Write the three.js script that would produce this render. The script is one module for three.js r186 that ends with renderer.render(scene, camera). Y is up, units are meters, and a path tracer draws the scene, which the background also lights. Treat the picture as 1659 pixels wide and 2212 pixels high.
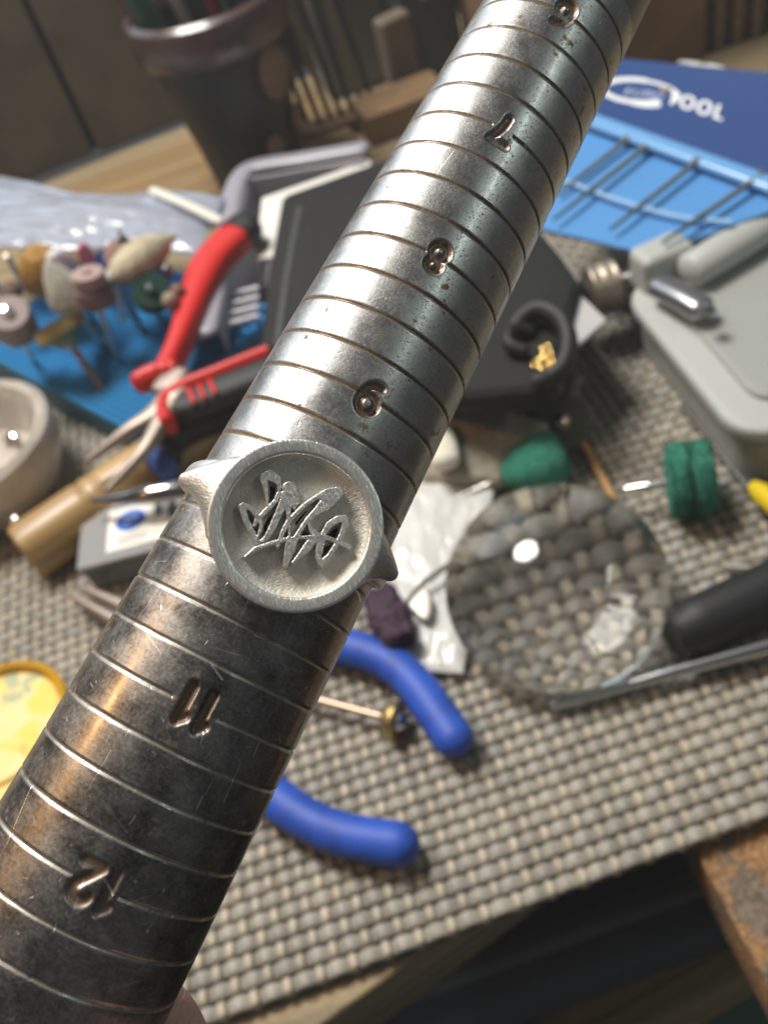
import * as THREE from 'three';
import { RoundedBoxGeometry } from 'three/addons/geometries/RoundedBoxGeometry.js';
import { mergeVertices, toCreasedNormals } from 'three/addons/utils/BufferGeometryUtils.js';
import { MarchingCubes } from 'three/addons/objects/MarchingCubes.js';
import { RectAreaLightUniformsLib } from 'three/addons/lights/RectAreaLightUniformsLib.js';

// ------------------------------------------------------------------ camera
const V3 = (x, y, z) => new THREE.Vector3(x, y, z);
const scene = new THREE.Scene();
const H = 0.235, FPX = 2000, CX = 829.5, CY = 1106;              // eye height above the mat; focal length and centre in picture units (1659 x 2212)
const TILT = Math.atan(2107 / FPX), ROLL = THREE.MathUtils.degToRad(-18.6);
const fwd = V3(0, -Math.sin(TILT), -Math.cos(TILT)), flatDown = V3(0, -Math.cos(TILT), Math.sin(TILT));
const camX = V3(1, 0, 0).multiplyScalar(Math.cos(ROLL)).addScaledVector(flatDown, -Math.sin(ROLL));
const camD = V3(1, 0, 0).multiplyScalar(Math.sin(ROLL)).addScaledVector(flatDown, Math.cos(ROLL));
const eye = V3(0, H, 0);
const camera = new THREE.PerspectiveCamera(2 * THREE.MathUtils.radToDeg(Math.atan(CY / FPX)), 767 / 1024, 0.004, 20);
camera.position.copy(eye);
camera.quaternion.setFromRotationMatrix(new THREE.Matrix4().makeBasis(camX, camD.clone().negate(), fwd.clone().negate()));
camera.focus = 0.083;
camera.userData.fStop = camera.getFocalLength() / 0.95;          // an aperture of 0.95 mm
scene.add(camera);

// ------------------------------------------------------------------ light
RectAreaLightUniformsLib.init();
scene.background = new THREE.Color().setRGB(0.050, 0.051, 0.053); // the dim workshop all round
const renderer = new THREE.WebGLRenderer({ antialias: true });
renderer.toneMapping = THREE.LinearToneMapping;
renderer.toneMappingExposure = 1.0;
renderer.shadowMap.enabled = true;
const KEY = { at: V3(-0.20, 0.90, -0.54), radius: 0.17, color: [1.0, 0.955, 0.88], power: 4.1 };  // candela
const WARM = { color: [1.0, 0.50, 0.16], power: 0.15 };
const WINDOW = { at: V3(-0.42, 0.80, -1.25), size: [0.95, 0.75], color: [0.72, 0.86, 1.0], power: 1.2 };
const TUBE = { color: [0.86, 1.0, 0.92], power: 34.0 };

// ------------------------------------------------------------------ helpers
let seed = 20240611;
const rnd = () => { seed = (seed * 1664525 + 1013904223) >>> 0; return seed / 4294967296; };
const rr = (a, b) => a + (b - a) * rnd();
const clamp = (x, a = 0, b = 1) => Math.min(b, Math.max(a, x));
const sst = (a, b, x) => { const t = clamp((x - a) / (b - a)); return t * t * (3 - 2 * t); };
const lerp = (a, b, t) => a + (b - a) * t;
// a picture point on the ray at a given height, or at a given distance along the view axis
const ray = (u, v) => camX.clone().multiplyScalar((u - CX) / FPX).addScaledVector(camD, (v - CY) / FPX).add(fwd);
const at = (u, v, y = 0) => { const d = ray(u, v); return eye.clone().addScaledVector(d, (y - H) / d.y); };
const atZ = (u, v, z) => eye.clone().addScaledVector(ray(u, v), z);
const px = (p) => p.clone().sub(eye).dot(fwd) / FPX;              // metres per picture unit at a point

function hash(x, y, s) { let h = (x * 374761393 + y * 668265263 + s * 974634777) | 0; h = Math.imul(h ^ (h >>> 13), 1274126177); return ((h ^ (h >>> 16)) >>> 0) / 4294967296; }
function vnoise(x, y, p, s = 0) {                                  // value noise that repeats every p cells
  const ix = Math.floor(x), iy = Math.floor(y), fx = x - ix, fy = y - iy, w = (a) => ((a % p) + p) % p;
  const a = fx * fx * (3 - 2 * fx), b = fy * fy * (3 - 2 * fy);
  return lerp(lerp(hash(w(ix), w(iy), s), hash(w(ix + 1), w(iy), s), a), lerp(hash(w(ix), w(iy + 1), s), hash(w(ix + 1), w(iy + 1), s), a), b);
}
function fbm(x, y, p, o, s = 0) { let t = 0, a = 0.5, n = 0; for (let i = 0; i < o; i++) { t += a * vnoise(x, y, p, s + i * 7); n += a; x *= 2; y *= 2; p *= 2; a *= 0.5; } return t / n; }
function tex(w, h, fn, { srgb = false, repeat } = {}) {
  const d = new Uint8Array(w * h * 4);
  for (let j = 0; j < h; j++) for (let i = 0; i < w; i++) {
    const c = fn(i / w, j / h, i, j), k = (j * w + i) * 4;
    if (typeof c === 'number') d[k] = d[k + 1] = d[k + 2] = clamp(c) * 255; else { d[k] = clamp(c[0]) * 255; d[k + 1] = clamp(c[1]) * 255; d[k + 2] = clamp(c[2]) * 255; }
    d[k + 3] = 255;
  }
  const t = new THREE.DataTexture(d, w, h);
  t.magFilter = THREE.LinearFilter; t.minFilter = THREE.LinearFilter; t.wrapS = t.wrapT = THREE.RepeatWrapping;
  if (srgb) t.colorSpace = THREE.SRGBColorSpace;
  if (repeat) t.repeat.set(...repeat);
  t.needsUpdate = true; return t;
}
function rep(t, a, b = a) { const c = t.clone(); c.repeat.set(a, b); c.needsUpdate = true; return c; }
function canvasTex(w, h, draw) {
  const c = document.createElement('canvas'); c.width = w; c.height = h; draw(c.getContext('2d'), w, h);
  const t = new THREE.CanvasTexture(c); t.colorSpace = THREE.SRGBColorSpace; t.magFilter = THREE.LinearFilter; return t;
}
const grainTex = tex(256, 256, (u, v) => fbm(u * 24, v * 24, 24, 4, 3));
const blotchTex = tex(256, 256, (u, v) => { const n = fbm(u * 6, v * 6, 6, 5, 11); return 0.72 + 0.28 * sst(0.3, 0.7, n); });
const woodTex = tex(256, 512, (u, v) => {
  const w = fbm(u * 3, v * 3, 3, 3, 5), g = fbm(u * 40 + w * 5, v * 2, 40, 3, 9), f = vnoise(u * 128, v * 6, 128, 4);
  const k = clamp(0.62 + 0.30 * (g - 0.5) * 2 + 0.18 * (f - 0.5) + 0.18 * (w - 0.5)); return [k, k * 0.985, k * 0.96];
});
const fibreTex = tex(256, 256, (u, v) => 0.5 * vnoise(u * 128, v * 128, 128, 2) + 0.5 * fbm(u * 30, v * 30, 30, 3, 8));

// mat(r, g, b, roughness, metalness, more): colours are linear base colours
function mat(r, g, b, roughness = 0.6, metalness = 0, more = {}) {
  const { bump, bumpRep = 60, map, mapRep = 10, rough, ...rest } = more;
  const m = new THREE.MeshPhysicalMaterial({ roughness, metalness, ...rest });
  m.color.setRGB(r, g, b);
  if (bump) { m.bumpMap = rep(typeof bump === 'object' ? bump : grainTex, bumpRep); m.bumpScale = typeof bump === 'object' ? rest.bumpScale : bump; }
  if (map) m.map = Array.isArray(mapRep) ? rep(map, ...mapRep) : rep(map, mapRep);
  if (rough) m.roughnessMap = rep(grainTex, bumpRep * 0.5);
  return m;
}
// crease angles are judged on a magnified copy: the addon welds points closer than a centimetre
function creased(g, a) { const K = 20000; g.scale(K, K, K); g = toCreasedNormals(g, a); g.scale(1 / K, 1 / K, 1 / K); return g; }
const numbers = {};
function numbered(n) { const k = numbers[n] = (numbers[n] ?? -1) + 1; return k ? `${n}_${String(k).padStart(3, '0')}` : n; }
function thing(name, label, category, base, group) {
  const o = new THREE.Group(); o.name = numbered(name); o.position.copy(base); o.userData = { label, category };
  if (group) o.userData.group = group;
  scene.add(o); return o;
}
const origin = (o) => { const p = V3(0, 0, 0); for (let q = o; q && q !== scene; q = q.parent) p.add(q.position); return p; };
function part(name, geometry, material, parent) {                  // geometry in world coordinates
  const g = geometry; const b = parent && parent !== scene ? origin(parent) : V3(0, 0, 0);
  g.translate(-b.x, -b.y, -b.z);
  const m = new THREE.Mesh(g, material); m.name = parent === scene ? numbered(name) : name; m.castShadow = m.receiveShadow = true;
  parent.add(m); return m;
}
function structure(name, geometry, material) { const m = part(name, geometry, material, scene); m.userData = { kind: 'structure' }; return m; }
// a tube along points; rad(s) gives [half width, half height]; c = rounded ends in fractions of the length; e = squareness
function sweep(pts, rad, { n = 48, m = 16, up = V3(0, 1, 0), c0 = 0, c1 = 0, e = 1, closed = false, straight = false, bumpy = null } = {}) {
  const curve = straight ? null : new THREE.CatmullRomCurve3(pts, closed, 'centripetal');
  const pos = [], uv = [], idx = [], R = typeof rad === 'function' ? rad : () => (Array.isArray(rad) ? rad : [rad, rad]);
  const len = curve ? curve.getLength() : pts[0].distanceTo(pts[1]);
  const ss = []; for (let i = 0; i <= n; i++) ss.push(i / n);
  if (c0) for (let k = 1; k < 6; k++) ss.push(c0 * (1 - Math.cos(k / 6 * Math.PI / 2)));
  if (c1) for (let k = 1; k < 6; k++) ss.push(1 - c1 * (1 - Math.cos(k / 6 * Math.PI / 2)));
  ss.sort((a, b) => a - b);
  for (const s of ss) {
    const p = curve ? curve.getPointAt(s) : pts[0].clone().lerp(pts[1], s), t = curve ? curve.getTangentAt(s) : pts[1].clone().sub(pts[0]).normalize();
    const side = t.clone().cross(up).normalize(), nor = side.clone().cross(t);
    let [a, b] = R(s), f = 1;
    if (c0 && s < c0) f = Math.sqrt(Math.max(1e-4, 1 - (1 - s / c0) ** 2));
    if (c1 && s > 1 - c1) f = Math.min(f, Math.sqrt(Math.max(1e-4, 1 - (1 - (1 - s) / c1) ** 2)));
    for (let k = 0; k <= m; k++) {
      const ph = k / m * Math.PI * 2, x = Math.cos(ph), y = Math.sin(ph), q = bumpy ? bumpy(s, ph) : 0;
      const X = Math.sign(x) * Math.abs(x) ** e * (a * f + q), Y = Math.sign(y) * Math.abs(y) ** e * (b * f + q);
      pos.push(p.x + side.x * X + nor.x * Y, p.y + side.y * X + nor.y * Y, p.z + side.z * X + nor.z * Y);
      uv.push(k / m * Math.PI * (a + b), s * len);
    }
  }
  const rows = ss.length;
  for (let i = 0; i < rows - 1; i++) for (let k = 0; k < m; k++) { const q = i * (m + 1) + k; idx.push(q, q + m + 1, q + 1, q + 1, q + m + 1, q + m + 2); }
  for (const [row, flip] of [[0, 0], [rows - 1, 1]]) {
    if (closed) break;
    const cI = pos.length / 3; let x = 0, y = 0, z = 0;
    for (let k = 0; k < m; k++) { const q = (row * (m + 1) + k) * 3; x += pos[q]; y += pos[q + 1]; z += pos[q + 2]; }
    pos.push(x / m, y / m, z / m); uv.push(0, 0);
    for (let k = 0; k < m; k++) { const q = row * (m + 1) + k; flip ? idx.push(q, cI, q + 1) : idx.push(q, q + 1, cI); }
  }
  const g = new THREE.BufferGeometry();
  g.setAttribute('position', new THREE.Float32BufferAttribute(pos, 3)); g.setAttribute('uv', new THREE.Float32BufferAttribute(uv, 2)); g.setIndex(idx);
  return creased(g, 0.7);
}
const rod = (a, b, r0, r1 = r0, o = {}) => sweep([a, b], (s) => [lerp(r0, r1, s), lerp(r0, r1, s)], { n: 2, m: 18, straight: true, up: Math.abs(b.clone().sub(a).normalize().y) > 0.9 ? V3(1, 0, 0) : V3(0, 1, 0), ...o });
// a turned shape along the line a -> b: profile is [radius, distance along]
function turned(a, b, profile, m = 32) {
  const g = new THREE.LatheGeometry(profile.map(([r, y]) => new THREE.Vector2(Math.max(r, 1e-6), y)), m);
  const circ = Math.max(...profile.map((p) => p[0])) * 6.283, len = profile.reduce((t, p, i) => t + (i ? Math.hypot(p[0] - profile[i - 1][0], p[1] - profile[i - 1][1]) : 0), 0), uv = g.attributes.uv;
  for (let i = 0; i < uv.count; i++) uv.setXY(i, uv.getX(i) * circ, uv.getY(i) * len);
  g.applyQuaternion(new THREE.Quaternion().setFromUnitVectors(V3(0, 1, 0), b.clone().sub(a).normalize())); g.translate(a.x, a.y, a.z);
  return creased(g, 0.6);
}
function boxUV(g, k = 1) {                                          // uv in metres from the dominant axis
  g = g.index ? g.toNonIndexed() : g; const p = g.attributes.position, uv = new Float32Array(p.count * 2), n = V3(), a = V3(), b = V3(), c = V3();
  for (let i = 0; i < p.count; i += 3) {
    a.fromBufferAttribute(p, i); b.fromBufferAttribute(p, i + 1); c.fromBufferAttribute(p, i + 2);
    n.copy(b).sub(a).cross(c.clone().sub(a)); const x = Math.abs(n.x), y = Math.abs(n.y), z = Math.abs(n.z);
    [a, b, c].forEach((q, j) => { const [u, v] = y >= x && y >= z ? [q.z, q.x] : x > z ? [q.y, q.z] : [q.y, q.x]; uv[(i + j) * 2] = u * k; uv[(i + j) * 2 + 1] = v * k; });
  }
  g.setAttribute('uv', new THREE.BufferAttribute(uv, 2)); return g;
}
// rounded box given centre, half axes directions (x along dir in the horizontal plane), size
function block(center, size, dir = V3(1, 0, 0), r = 0.001, pitch = 0) {
  let g = new RoundedBoxGeometry(size[0], size[1], size[2], 3, Math.min(r, Math.min(...size) * 0.45)); g = boxUV(g);
  const yaw = Math.atan2(-dir.z, dir.x); g.rotateX(pitch); g.rotateY(yaw); g.translate(center.x, center.y, center.z); return g;
}
// a slab with the given outline on its top face (world points), extruded down
function slab(outline, thick, bevel = 0.001, yTop = outline[0].y) {
  const s = new THREE.Shape(outline.map((p) => new THREE.Vector2(p.x, -p.z)));
  let g = new THREE.ExtrudeGeometry(s, { depth: Math.max(1e-5, thick - 2 * bevel), bevelEnabled: true, bevelThickness: bevel, bevelSize: bevel, bevelOffset: -bevel, bevelSegments: 3, curveSegments: 8 });
  g.rotateX(-Math.PI / 2); g.translate(0, yTop - thick + bevel, 0); g = boxUV(g); return creased(g, 0.5);
}
// a crumpled cushion or sheet over the quad a b c d (a-b front, d-c back)
function pillow(a, b, c, d, thick, wrinkle, { n = 40, freq = 5, s = 1, round = 0.5, folds = 0 } = {}) {
  const pos = [], uv = [], idx = [], W = (n + 1) * (n + 1), nor = b.clone().sub(a).cross(d.clone().sub(a)).normalize(); if (nor.y < 0) nor.negate();
  for (const side of [1, -1]) for (let j = 0; j <= n; j++) for (let i = 0; i <= n; i++) {
    const u = i / n, v = j / n, p = a.clone().lerp(b, u).lerp(d.clone().lerp(c, u), v);
    const ed = (Math.min(u, 1 - u, v, 1 - v) * 2), k = Math.pow(clamp(ed), round) * 0.5 * thick;
    const ridge = folds ? Math.abs(fbm(u * freq * 0.5 + v * 1.5, v * freq * 1.8 + u, 64, 3, s + 40) - 0.5) * 2 : 0;
    const w = wrinkle * ((fbm(u * freq + 3, v * freq + 7, 64, 4, s) - 0.5) * 2 + folds * (0.5 - ridge));
    p.addScaledVector(nor, side * k + w); pos.push(p.x, p.y, p.z); uv.push(u * a.distanceTo(b), v * a.distanceTo(d));
  }
  for (const side of [0, 1]) for (let j = 0; j < n; j++) for (let i = 0; i < n; i++) { const q = side * W + j * (n + 1) + i; side ? idx.push(q, q + n + 1, q + 1, q + 1, q + n + 1, q + n + 2) : idx.push(q, q + 1, q + n + 1, q + 1, q + n + 2, q + n + 1); }
  const rim = []; for (let i = 0; i < n; i++) rim.push([i, i + 1]);
  for (let j = 0; j < n; j++) rim.push([j * (n + 1) + n, (j + 1) * (n + 1) + n]);
  for (let i = n; i > 0; i--) rim.push([n * (n + 1) + i, n * (n + 1) + i - 1]);
  for (let j = n; j > 0; j--) rim.push([j * (n + 1), (j - 1) * (n + 1)]);
  for (const [p, q] of rim) idx.push(p, W + p, q, q, W + p, W + q);
  const g = new THREE.BufferGeometry(); g.setAttribute('position', new THREE.Float32BufferAttribute(pos, 3)); g.setAttribute('uv', new THREE.Float32BufferAttribute(uv, 2)); g.setIndex(idx); g.computeVertexNormals(); return g;
}
// a flat sheet through four world points (front left, front right, back right, back left), uv 0..1
function sheet(a, b, c, d, lift = 0) {
  const nor = b.clone().sub(a).cross(d.clone().sub(a)).normalize(); if (nor.y < 0) nor.negate();
  const g = new THREE.BufferGeometry(), P = [a, b, c, d].map((p) => p.clone().addScaledVector(nor, lift));
  g.setAttribute('position', new THREE.Float32BufferAttribute(P.flatMap((p) => [p.x, p.y, p.z]), 3));
  g.setAttribute('uv', new THREE.Float32BufferAttribute([0, 0, 1, 0, 1, 1, 0, 1], 2)); g.setIndex([0, 1, 2, 0, 2, 3]); g.computeVertexNormals(); return g;
}
function uvScale(g, a, b = a) { const uv = g.attributes.uv; for (let i = 0; i < uv.count; i++) uv.setXY(i, uv.getX(i) * a, uv.getY(i) * b); return g; }

// ------------------------------------------------------------------ materials
const M = {
  benchWood: mat(0.40, 0.27, 0.13, 0.6, 0, { map: woodTex, mapRep: [9, 3], bump: 0.0002, bumpRep: 40 }),
  pinWood: mat(0.36, 0.20, 0.085, 0.75, 0, { map: woodTex, mapRep: [14, 6], bump: 0.0006, bumpRep: 50 }),
  paleWood: mat(0.62, 0.40, 0.155, 0.42, 0, { map: woodTex, mapRep: [10, 4], clearcoat: 0.3, clearcoatRoughness: 0.3 }),
  darkWood: mat(0.30, 0.18, 0.075, 0.6, 0, { map: woodTex, mapRep: [9, 3] }),
  wallOlive: mat(0.100, 0.086, 0.060, 0.8, 0, { map: blotchTex, mapRep: 7, bump: 0.0002, bumpRep: 20 }),
  wallBrown: mat(0.20, 0.120, 0.070, 0.8, 0, { map: blotchTex, mapRep: 8 }),
  wallBeige: mat(0.26, 0.195, 0.125, 0.9, 0, { map: woodTex, mapRep: [4, 2] }),
  steel: mat(0.55, 0.53, 0.50, 0.32, 1, { bump: 0.00004, bumpRep: 200 }),
  rosySteel: mat(0.40, 0.335, 0.29, 0.52, 1, { bump: 0.00004, bumpRep: 200 }),
  darkSteel: mat(0.20, 0.20, 0.205, 0.4, 0.9),
  chrome: mat(0.72, 0.73, 0.74, 0.14, 1),
  brass: mat(0.56, 0.42, 0.17, 0.38, 1, { bump: 0.00006, bumpRep: 300 }),
  gold: mat(0.80, 0.58, 0.22, 0.22, 1),
  blackRubber: mat(0.018, 0.019, 0.021, 0.55, 0, { bump: 0.00008, bumpRep: 200 }),
  blackLeather: mat(0.010, 0.011, 0.013, 0.8, 0, { bump: 0.0004, bumpRep: 60, map: blotchTex, mapRep: 12 }),
  blueVinyl: mat(0.022, 0.092, 0.52, 0.54, 0, { map: blotchTex, mapRep: 22, bump: 0.00004, bumpRep: 60 }),
  navyVinyl: mat(0.020, 0.060, 0.240, 0.4),
  redVinyl: mat(0.600, 0.022, 0.018, 0.45),
  greyPlastic: mat(0.50, 0.53, 0.515, 0.38, 0, { transmission: 0.35, thickness: 0, bump: 0.00012, bumpRep: 120, clearcoat: 0.15, clearcoatRoughness: 0.4 }),
  paleGreyPlastic: mat(0.60, 0.63, 0.61, 0.40, 0, { transmission: 0.25, thickness: 0, bump: 0.00008, bumpRep: 100 }),
  clearTray: mat(0.50, 0.51, 0.60, 0.3, 0, { transmission: 0.35, thickness: 0 }),
  paper: mat(0.76, 0.75, 0.71, 0.8),
  bag: mat(0.62, 0.68, 0.80, 0.16, 0, { transmission: 0.6, thickness: 0 }),
  whiteBag: mat(0.84, 0.85, 0.84, 0.28, 0, { transmission: 0.30, thickness: 0 }),
  blueFoam: mat(0.016, 0.225, 0.520, 0.7, 0, { bump: 0.0002, bumpRep: 120 }),
  greenFelt: mat(0.11, 0.66, 0.46, 0.95, 0, { bumpMap: null, bump: 0.0012, bumpRep: 90, map: fibreTex, mapRep: 60, sheen: 0.6, sheenRoughness: 0.6 }),
  darkGreenFelt: mat(0.010, 0.055, 0.042, 0.95, 0, { bump: 0.001, bumpRep: 90 }),
  beige: mat(0.45, 0.41, 0.33, 0.9, 0, { bump: 0.0008, bumpRep: 60, map: blotchTex, mapRep: 20 }),
  cream: mat(0.62, 0.55, 0.40, 0.8, 0, { bump: 0.0005, bumpRep: 70, map: blotchTex, mapRep: 60 }),
  white: mat(0.66, 0.66, 0.58, 0.8, 0, { bump: 0.0005, bumpRep: 70, map: blotchTex, mapRep: 70 }),
  tan: mat(0.42, 0.23, 0.050, 0.7, 0, { map: blotchTex, mapRep: 60, bump: 0.0003, bumpRep: 100 }),
  mauve: mat(0.25, 0.165, 0.16, 0.75, 0, { bump: 0.0005, bumpRep: 90, map: blotchTex, mapRep: 80 }),
  pink: mat(0.55, 0.16, 0.28, 0.5), 
  maroon: mat(0.12, 0.012, 0.022, 0.4), bottleGreen: mat(0.012, 0.075, 0.052, 0.35),
  purple: mat(0.085, 0.050, 0.085, 0.9, 0, { bump: 0.0008, bumpRep: 120 }),
  ceramic: mat(0.62, 0.57, 0.51, 0.35, 0, { map: blotchTex, mapRep: 14, bump: 0.0002, bumpRep: 40 }),
  teal: mat(0.010, 0.040, 0.048, 0.4),
  skin: mat(0.46, 0.255, 0.195, 0.5, 0, { bump: 0.0002, bumpRep: 200 }),
};

// ------------------------------------------------------------------ lamps (all outside the frame)
function aim(o, p) { o.lookAt(p); }
{
  const c = KEY.at, to = V3(0, 0.09, -0.17), dir = to.clone().sub(c).normalize();
  const lamp = thing('bench_lamp', 'round white bench lamp head on a grey arm above the mat', 'lamp', c);
  const turn = (pts) => { const g = new THREE.LatheGeometry(pts.map(([r, y]) => new THREE.Vector2(r, y)), 64); g.applyQuaternion(new THREE.Quaternion().setFromUnitVectors(V3(0, 1, 0), dir)); return g; }, R = KEY.radius;
  const face = new THREE.Mesh(turn([[0.0001, -R - 0.004], [R, -R - 0.004]]), new THREE.MeshStandardMaterial({ color: 0x222222, emissive: new THREE.Color().setRGB(...KEY.color), emissiveIntensity: 1.0 })); face.name = 'lamp_diffuser'; lamp.add(face);
  const house = new THREE.Mesh(turn([[0.0001, -R - 0.05], [R * 0.6, -R - 0.048], [R + 0.012, -R - 0.02], [R + 0.012, -R], [R + 0.002, -R], [R + 0.002, -R - 0.008], [0.0001, -R - 0.008]]), M.paleGreyPlastic); house.name = 'lamp_housing'; lamp.add(house);
  const L = new THREE.SpotLight(new THREE.Color().setRGB(...KEY.color), KEY.power, 0, 1.25, 0.4, 2); L.name = 'bench_lamp_light'; L.position.copy(c); L.target.position.copy(to); L.castShadow = true; L.shadow.radius = KEY.radius / 0.02; scene.add(L); scene.add(L.target);
}
{
  // a daylight window beyond the wall, mirrored in the left flank of the rod
  const c = WINDOW.at, to = V3(0, 0.15, -0.15), dir = to.clone().sub(c).setY(0).normalize(), [w, h] = WINDOW.size, q = new THREE.Quaternion().setFromUnitVectors(V3(0, 0, 1), dir);
  const win = thing('window', 'bluish daylight window in a white frame beyond the bench wall', 'window', c.clone()); win.quaternion.copy(q);
  const add = (name, g, m, x, y, z) => { const o = new THREE.Mesh(g, m); o.name = name; o.position.set(x, y, z); win.add(o); };
  add('window_pane', new THREE.PlaneGeometry(w, h), new THREE.MeshStandardMaterial({ color: 0x222222, emissive: new THREE.Color().setRGB(...WINDOW.color), emissiveIntensity: 0.6 }), 0, 0, 0);
  for (const x of [-1, 1]) add('frame_post', new THREE.BoxGeometry(0.05, h + 0.1, 0.05), M.white, x * (w / 2 + 0.025), 0, 0);
  for (const y of [-1, 1]) add('frame_rail', new THREE.BoxGeometry(w, 0.05, 0.05), M.white, 0, y * (h / 2 + 0.025), 0);
  const L = new THREE.RectAreaLight(new THREE.Color().setRGB(...WINDOW.color), WINDOW.power, w, h); L.name = 'window_light'; L.position.copy(c).addScaledVector(dir, 0.004); L.lookAt(L.position.clone().add(dir)); scene.add(L);
}
// ------------------------------------------------------------------ ring mandrel frame
const camToWorld = (x, y, z) => camX.clone().multiplyScalar(x).addScaledVector(camD, y).addScaledVector(fwd, z);
const mm = 0.001, PITCH = 15.148 * mm, TAPER = 0.7686 * mm;
const P9 = eye.clone().add(camToWorld(-3.7865, -9.2099, 91.0222).multiplyScalar(mm));
const axis = camToWorld(-6.75075, 13.17177, -3.22249).normalize();              // towards the thick end
const mN = fwd.clone().negate().addScaledVector(axis, fwd.dot(axis)).normalize(), mB = axis.clone().cross(mN);
const mRad = (t) => (18.95 * mm + TAPER * (t - 9)) / 2;
const mBasis = new THREE.Quaternion().setFromRotationMatrix(new THREE.Matrix4().makeBasis(mB, axis, mN));
const mPoint = (t, th, r = mRad(t)) => P9.clone().addScaledVector(axis, (t - 9) * PITCH).addScaledVector(mN, r * Math.cos(th)).addScaledVector(mB, r * Math.sin(th));
const mReflect = (t, th) => { const p = mPoint(t, th), n = mN.clone().multiplyScalar(Math.cos(th)).addScaledVector(mB, Math.sin(th)), v = p.clone().sub(eye).normalize(); return [p, v.reflect(n)]; };
{
  // a warm bulb and a fluorescent tube, placed where the mandrel mirrors them
  const [p, d] = mReflect(11.0, 0.52), c = p.clone().addScaledVector(d, 0.50);
  const bulb = thing('desk_bulb', 'small warm orange bulb in a dark socket beside the bench', 'lamp', c);
  const s = new THREE.Mesh(new THREE.SphereGeometry(0.022, 24, 16), new THREE.MeshStandardMaterial({ color: 0x201008, emissive: new THREE.Color().setRGB(...WARM.color), emissiveIntensity: 2.0 })); s.name = 'bulb_glass'; bulb.add(s);
  const sock = new THREE.Mesh(new THREE.CylinderGeometry(0.012, 0.014, 0.03, 20), M.blackRubber); sock.name = 'socket'; sock.position.y = 0.034; bulb.add(sock);
  const L = new THREE.PointLight(new THREE.Color().setRGB(...WARM.color), WARM.power); L.name = 'desk_bulb_light'; L.position.copy(c); L.castShadow = true; L.shadow.radius = 1.1; scene.add(L);
  const [p0, d0] = mReflect(5.6, -0.295), [p1, d1] = mReflect(9.15, -0.295);
  const a = p0.addScaledVector(d0, 0.95), b = p1.addScaledVector(d1, 0.95), mid = a.clone().lerp(b, 0.5), ln = a.distanceTo(b);
  const tube = thing('tube_lamp', 'slim white fluorescent tube on the workshop wall', 'lamp', mid);
  const face = mPoint(8, -0.295).sub(mid).normalize(), along = b.clone().sub(a).normalize();
  part('tube', rod(a, b, 0.009), new THREE.MeshStandardMaterial({ color: 0x333333, emissive: new THREE.Color().setRGB(...TUBE.color), emissiveIntensity: 1.5 }), tube);
  part('tube_holder', rod(a.clone().addScaledVector(face, -0.02), b.clone().addScaledVector(face, -0.02), 0.009), M.greyPlastic, tube);
  const T = new THREE.RectAreaLight(new THREE.Color().setRGB(...TUBE.color), TUBE.power, ln, 0.018); T.name = 'tube_lamp_light'; T.position.copy(mid).addScaledVector(face, 0.012);
  const z = face.clone().negate(), x = along.clone().addScaledVector(z, -along.dot(z)).normalize(); T.quaternion.setFromRotationMatrix(new THREE.Matrix4().makeBasis(x, z.clone().cross(x), z)); scene.add(T);
}

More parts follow.
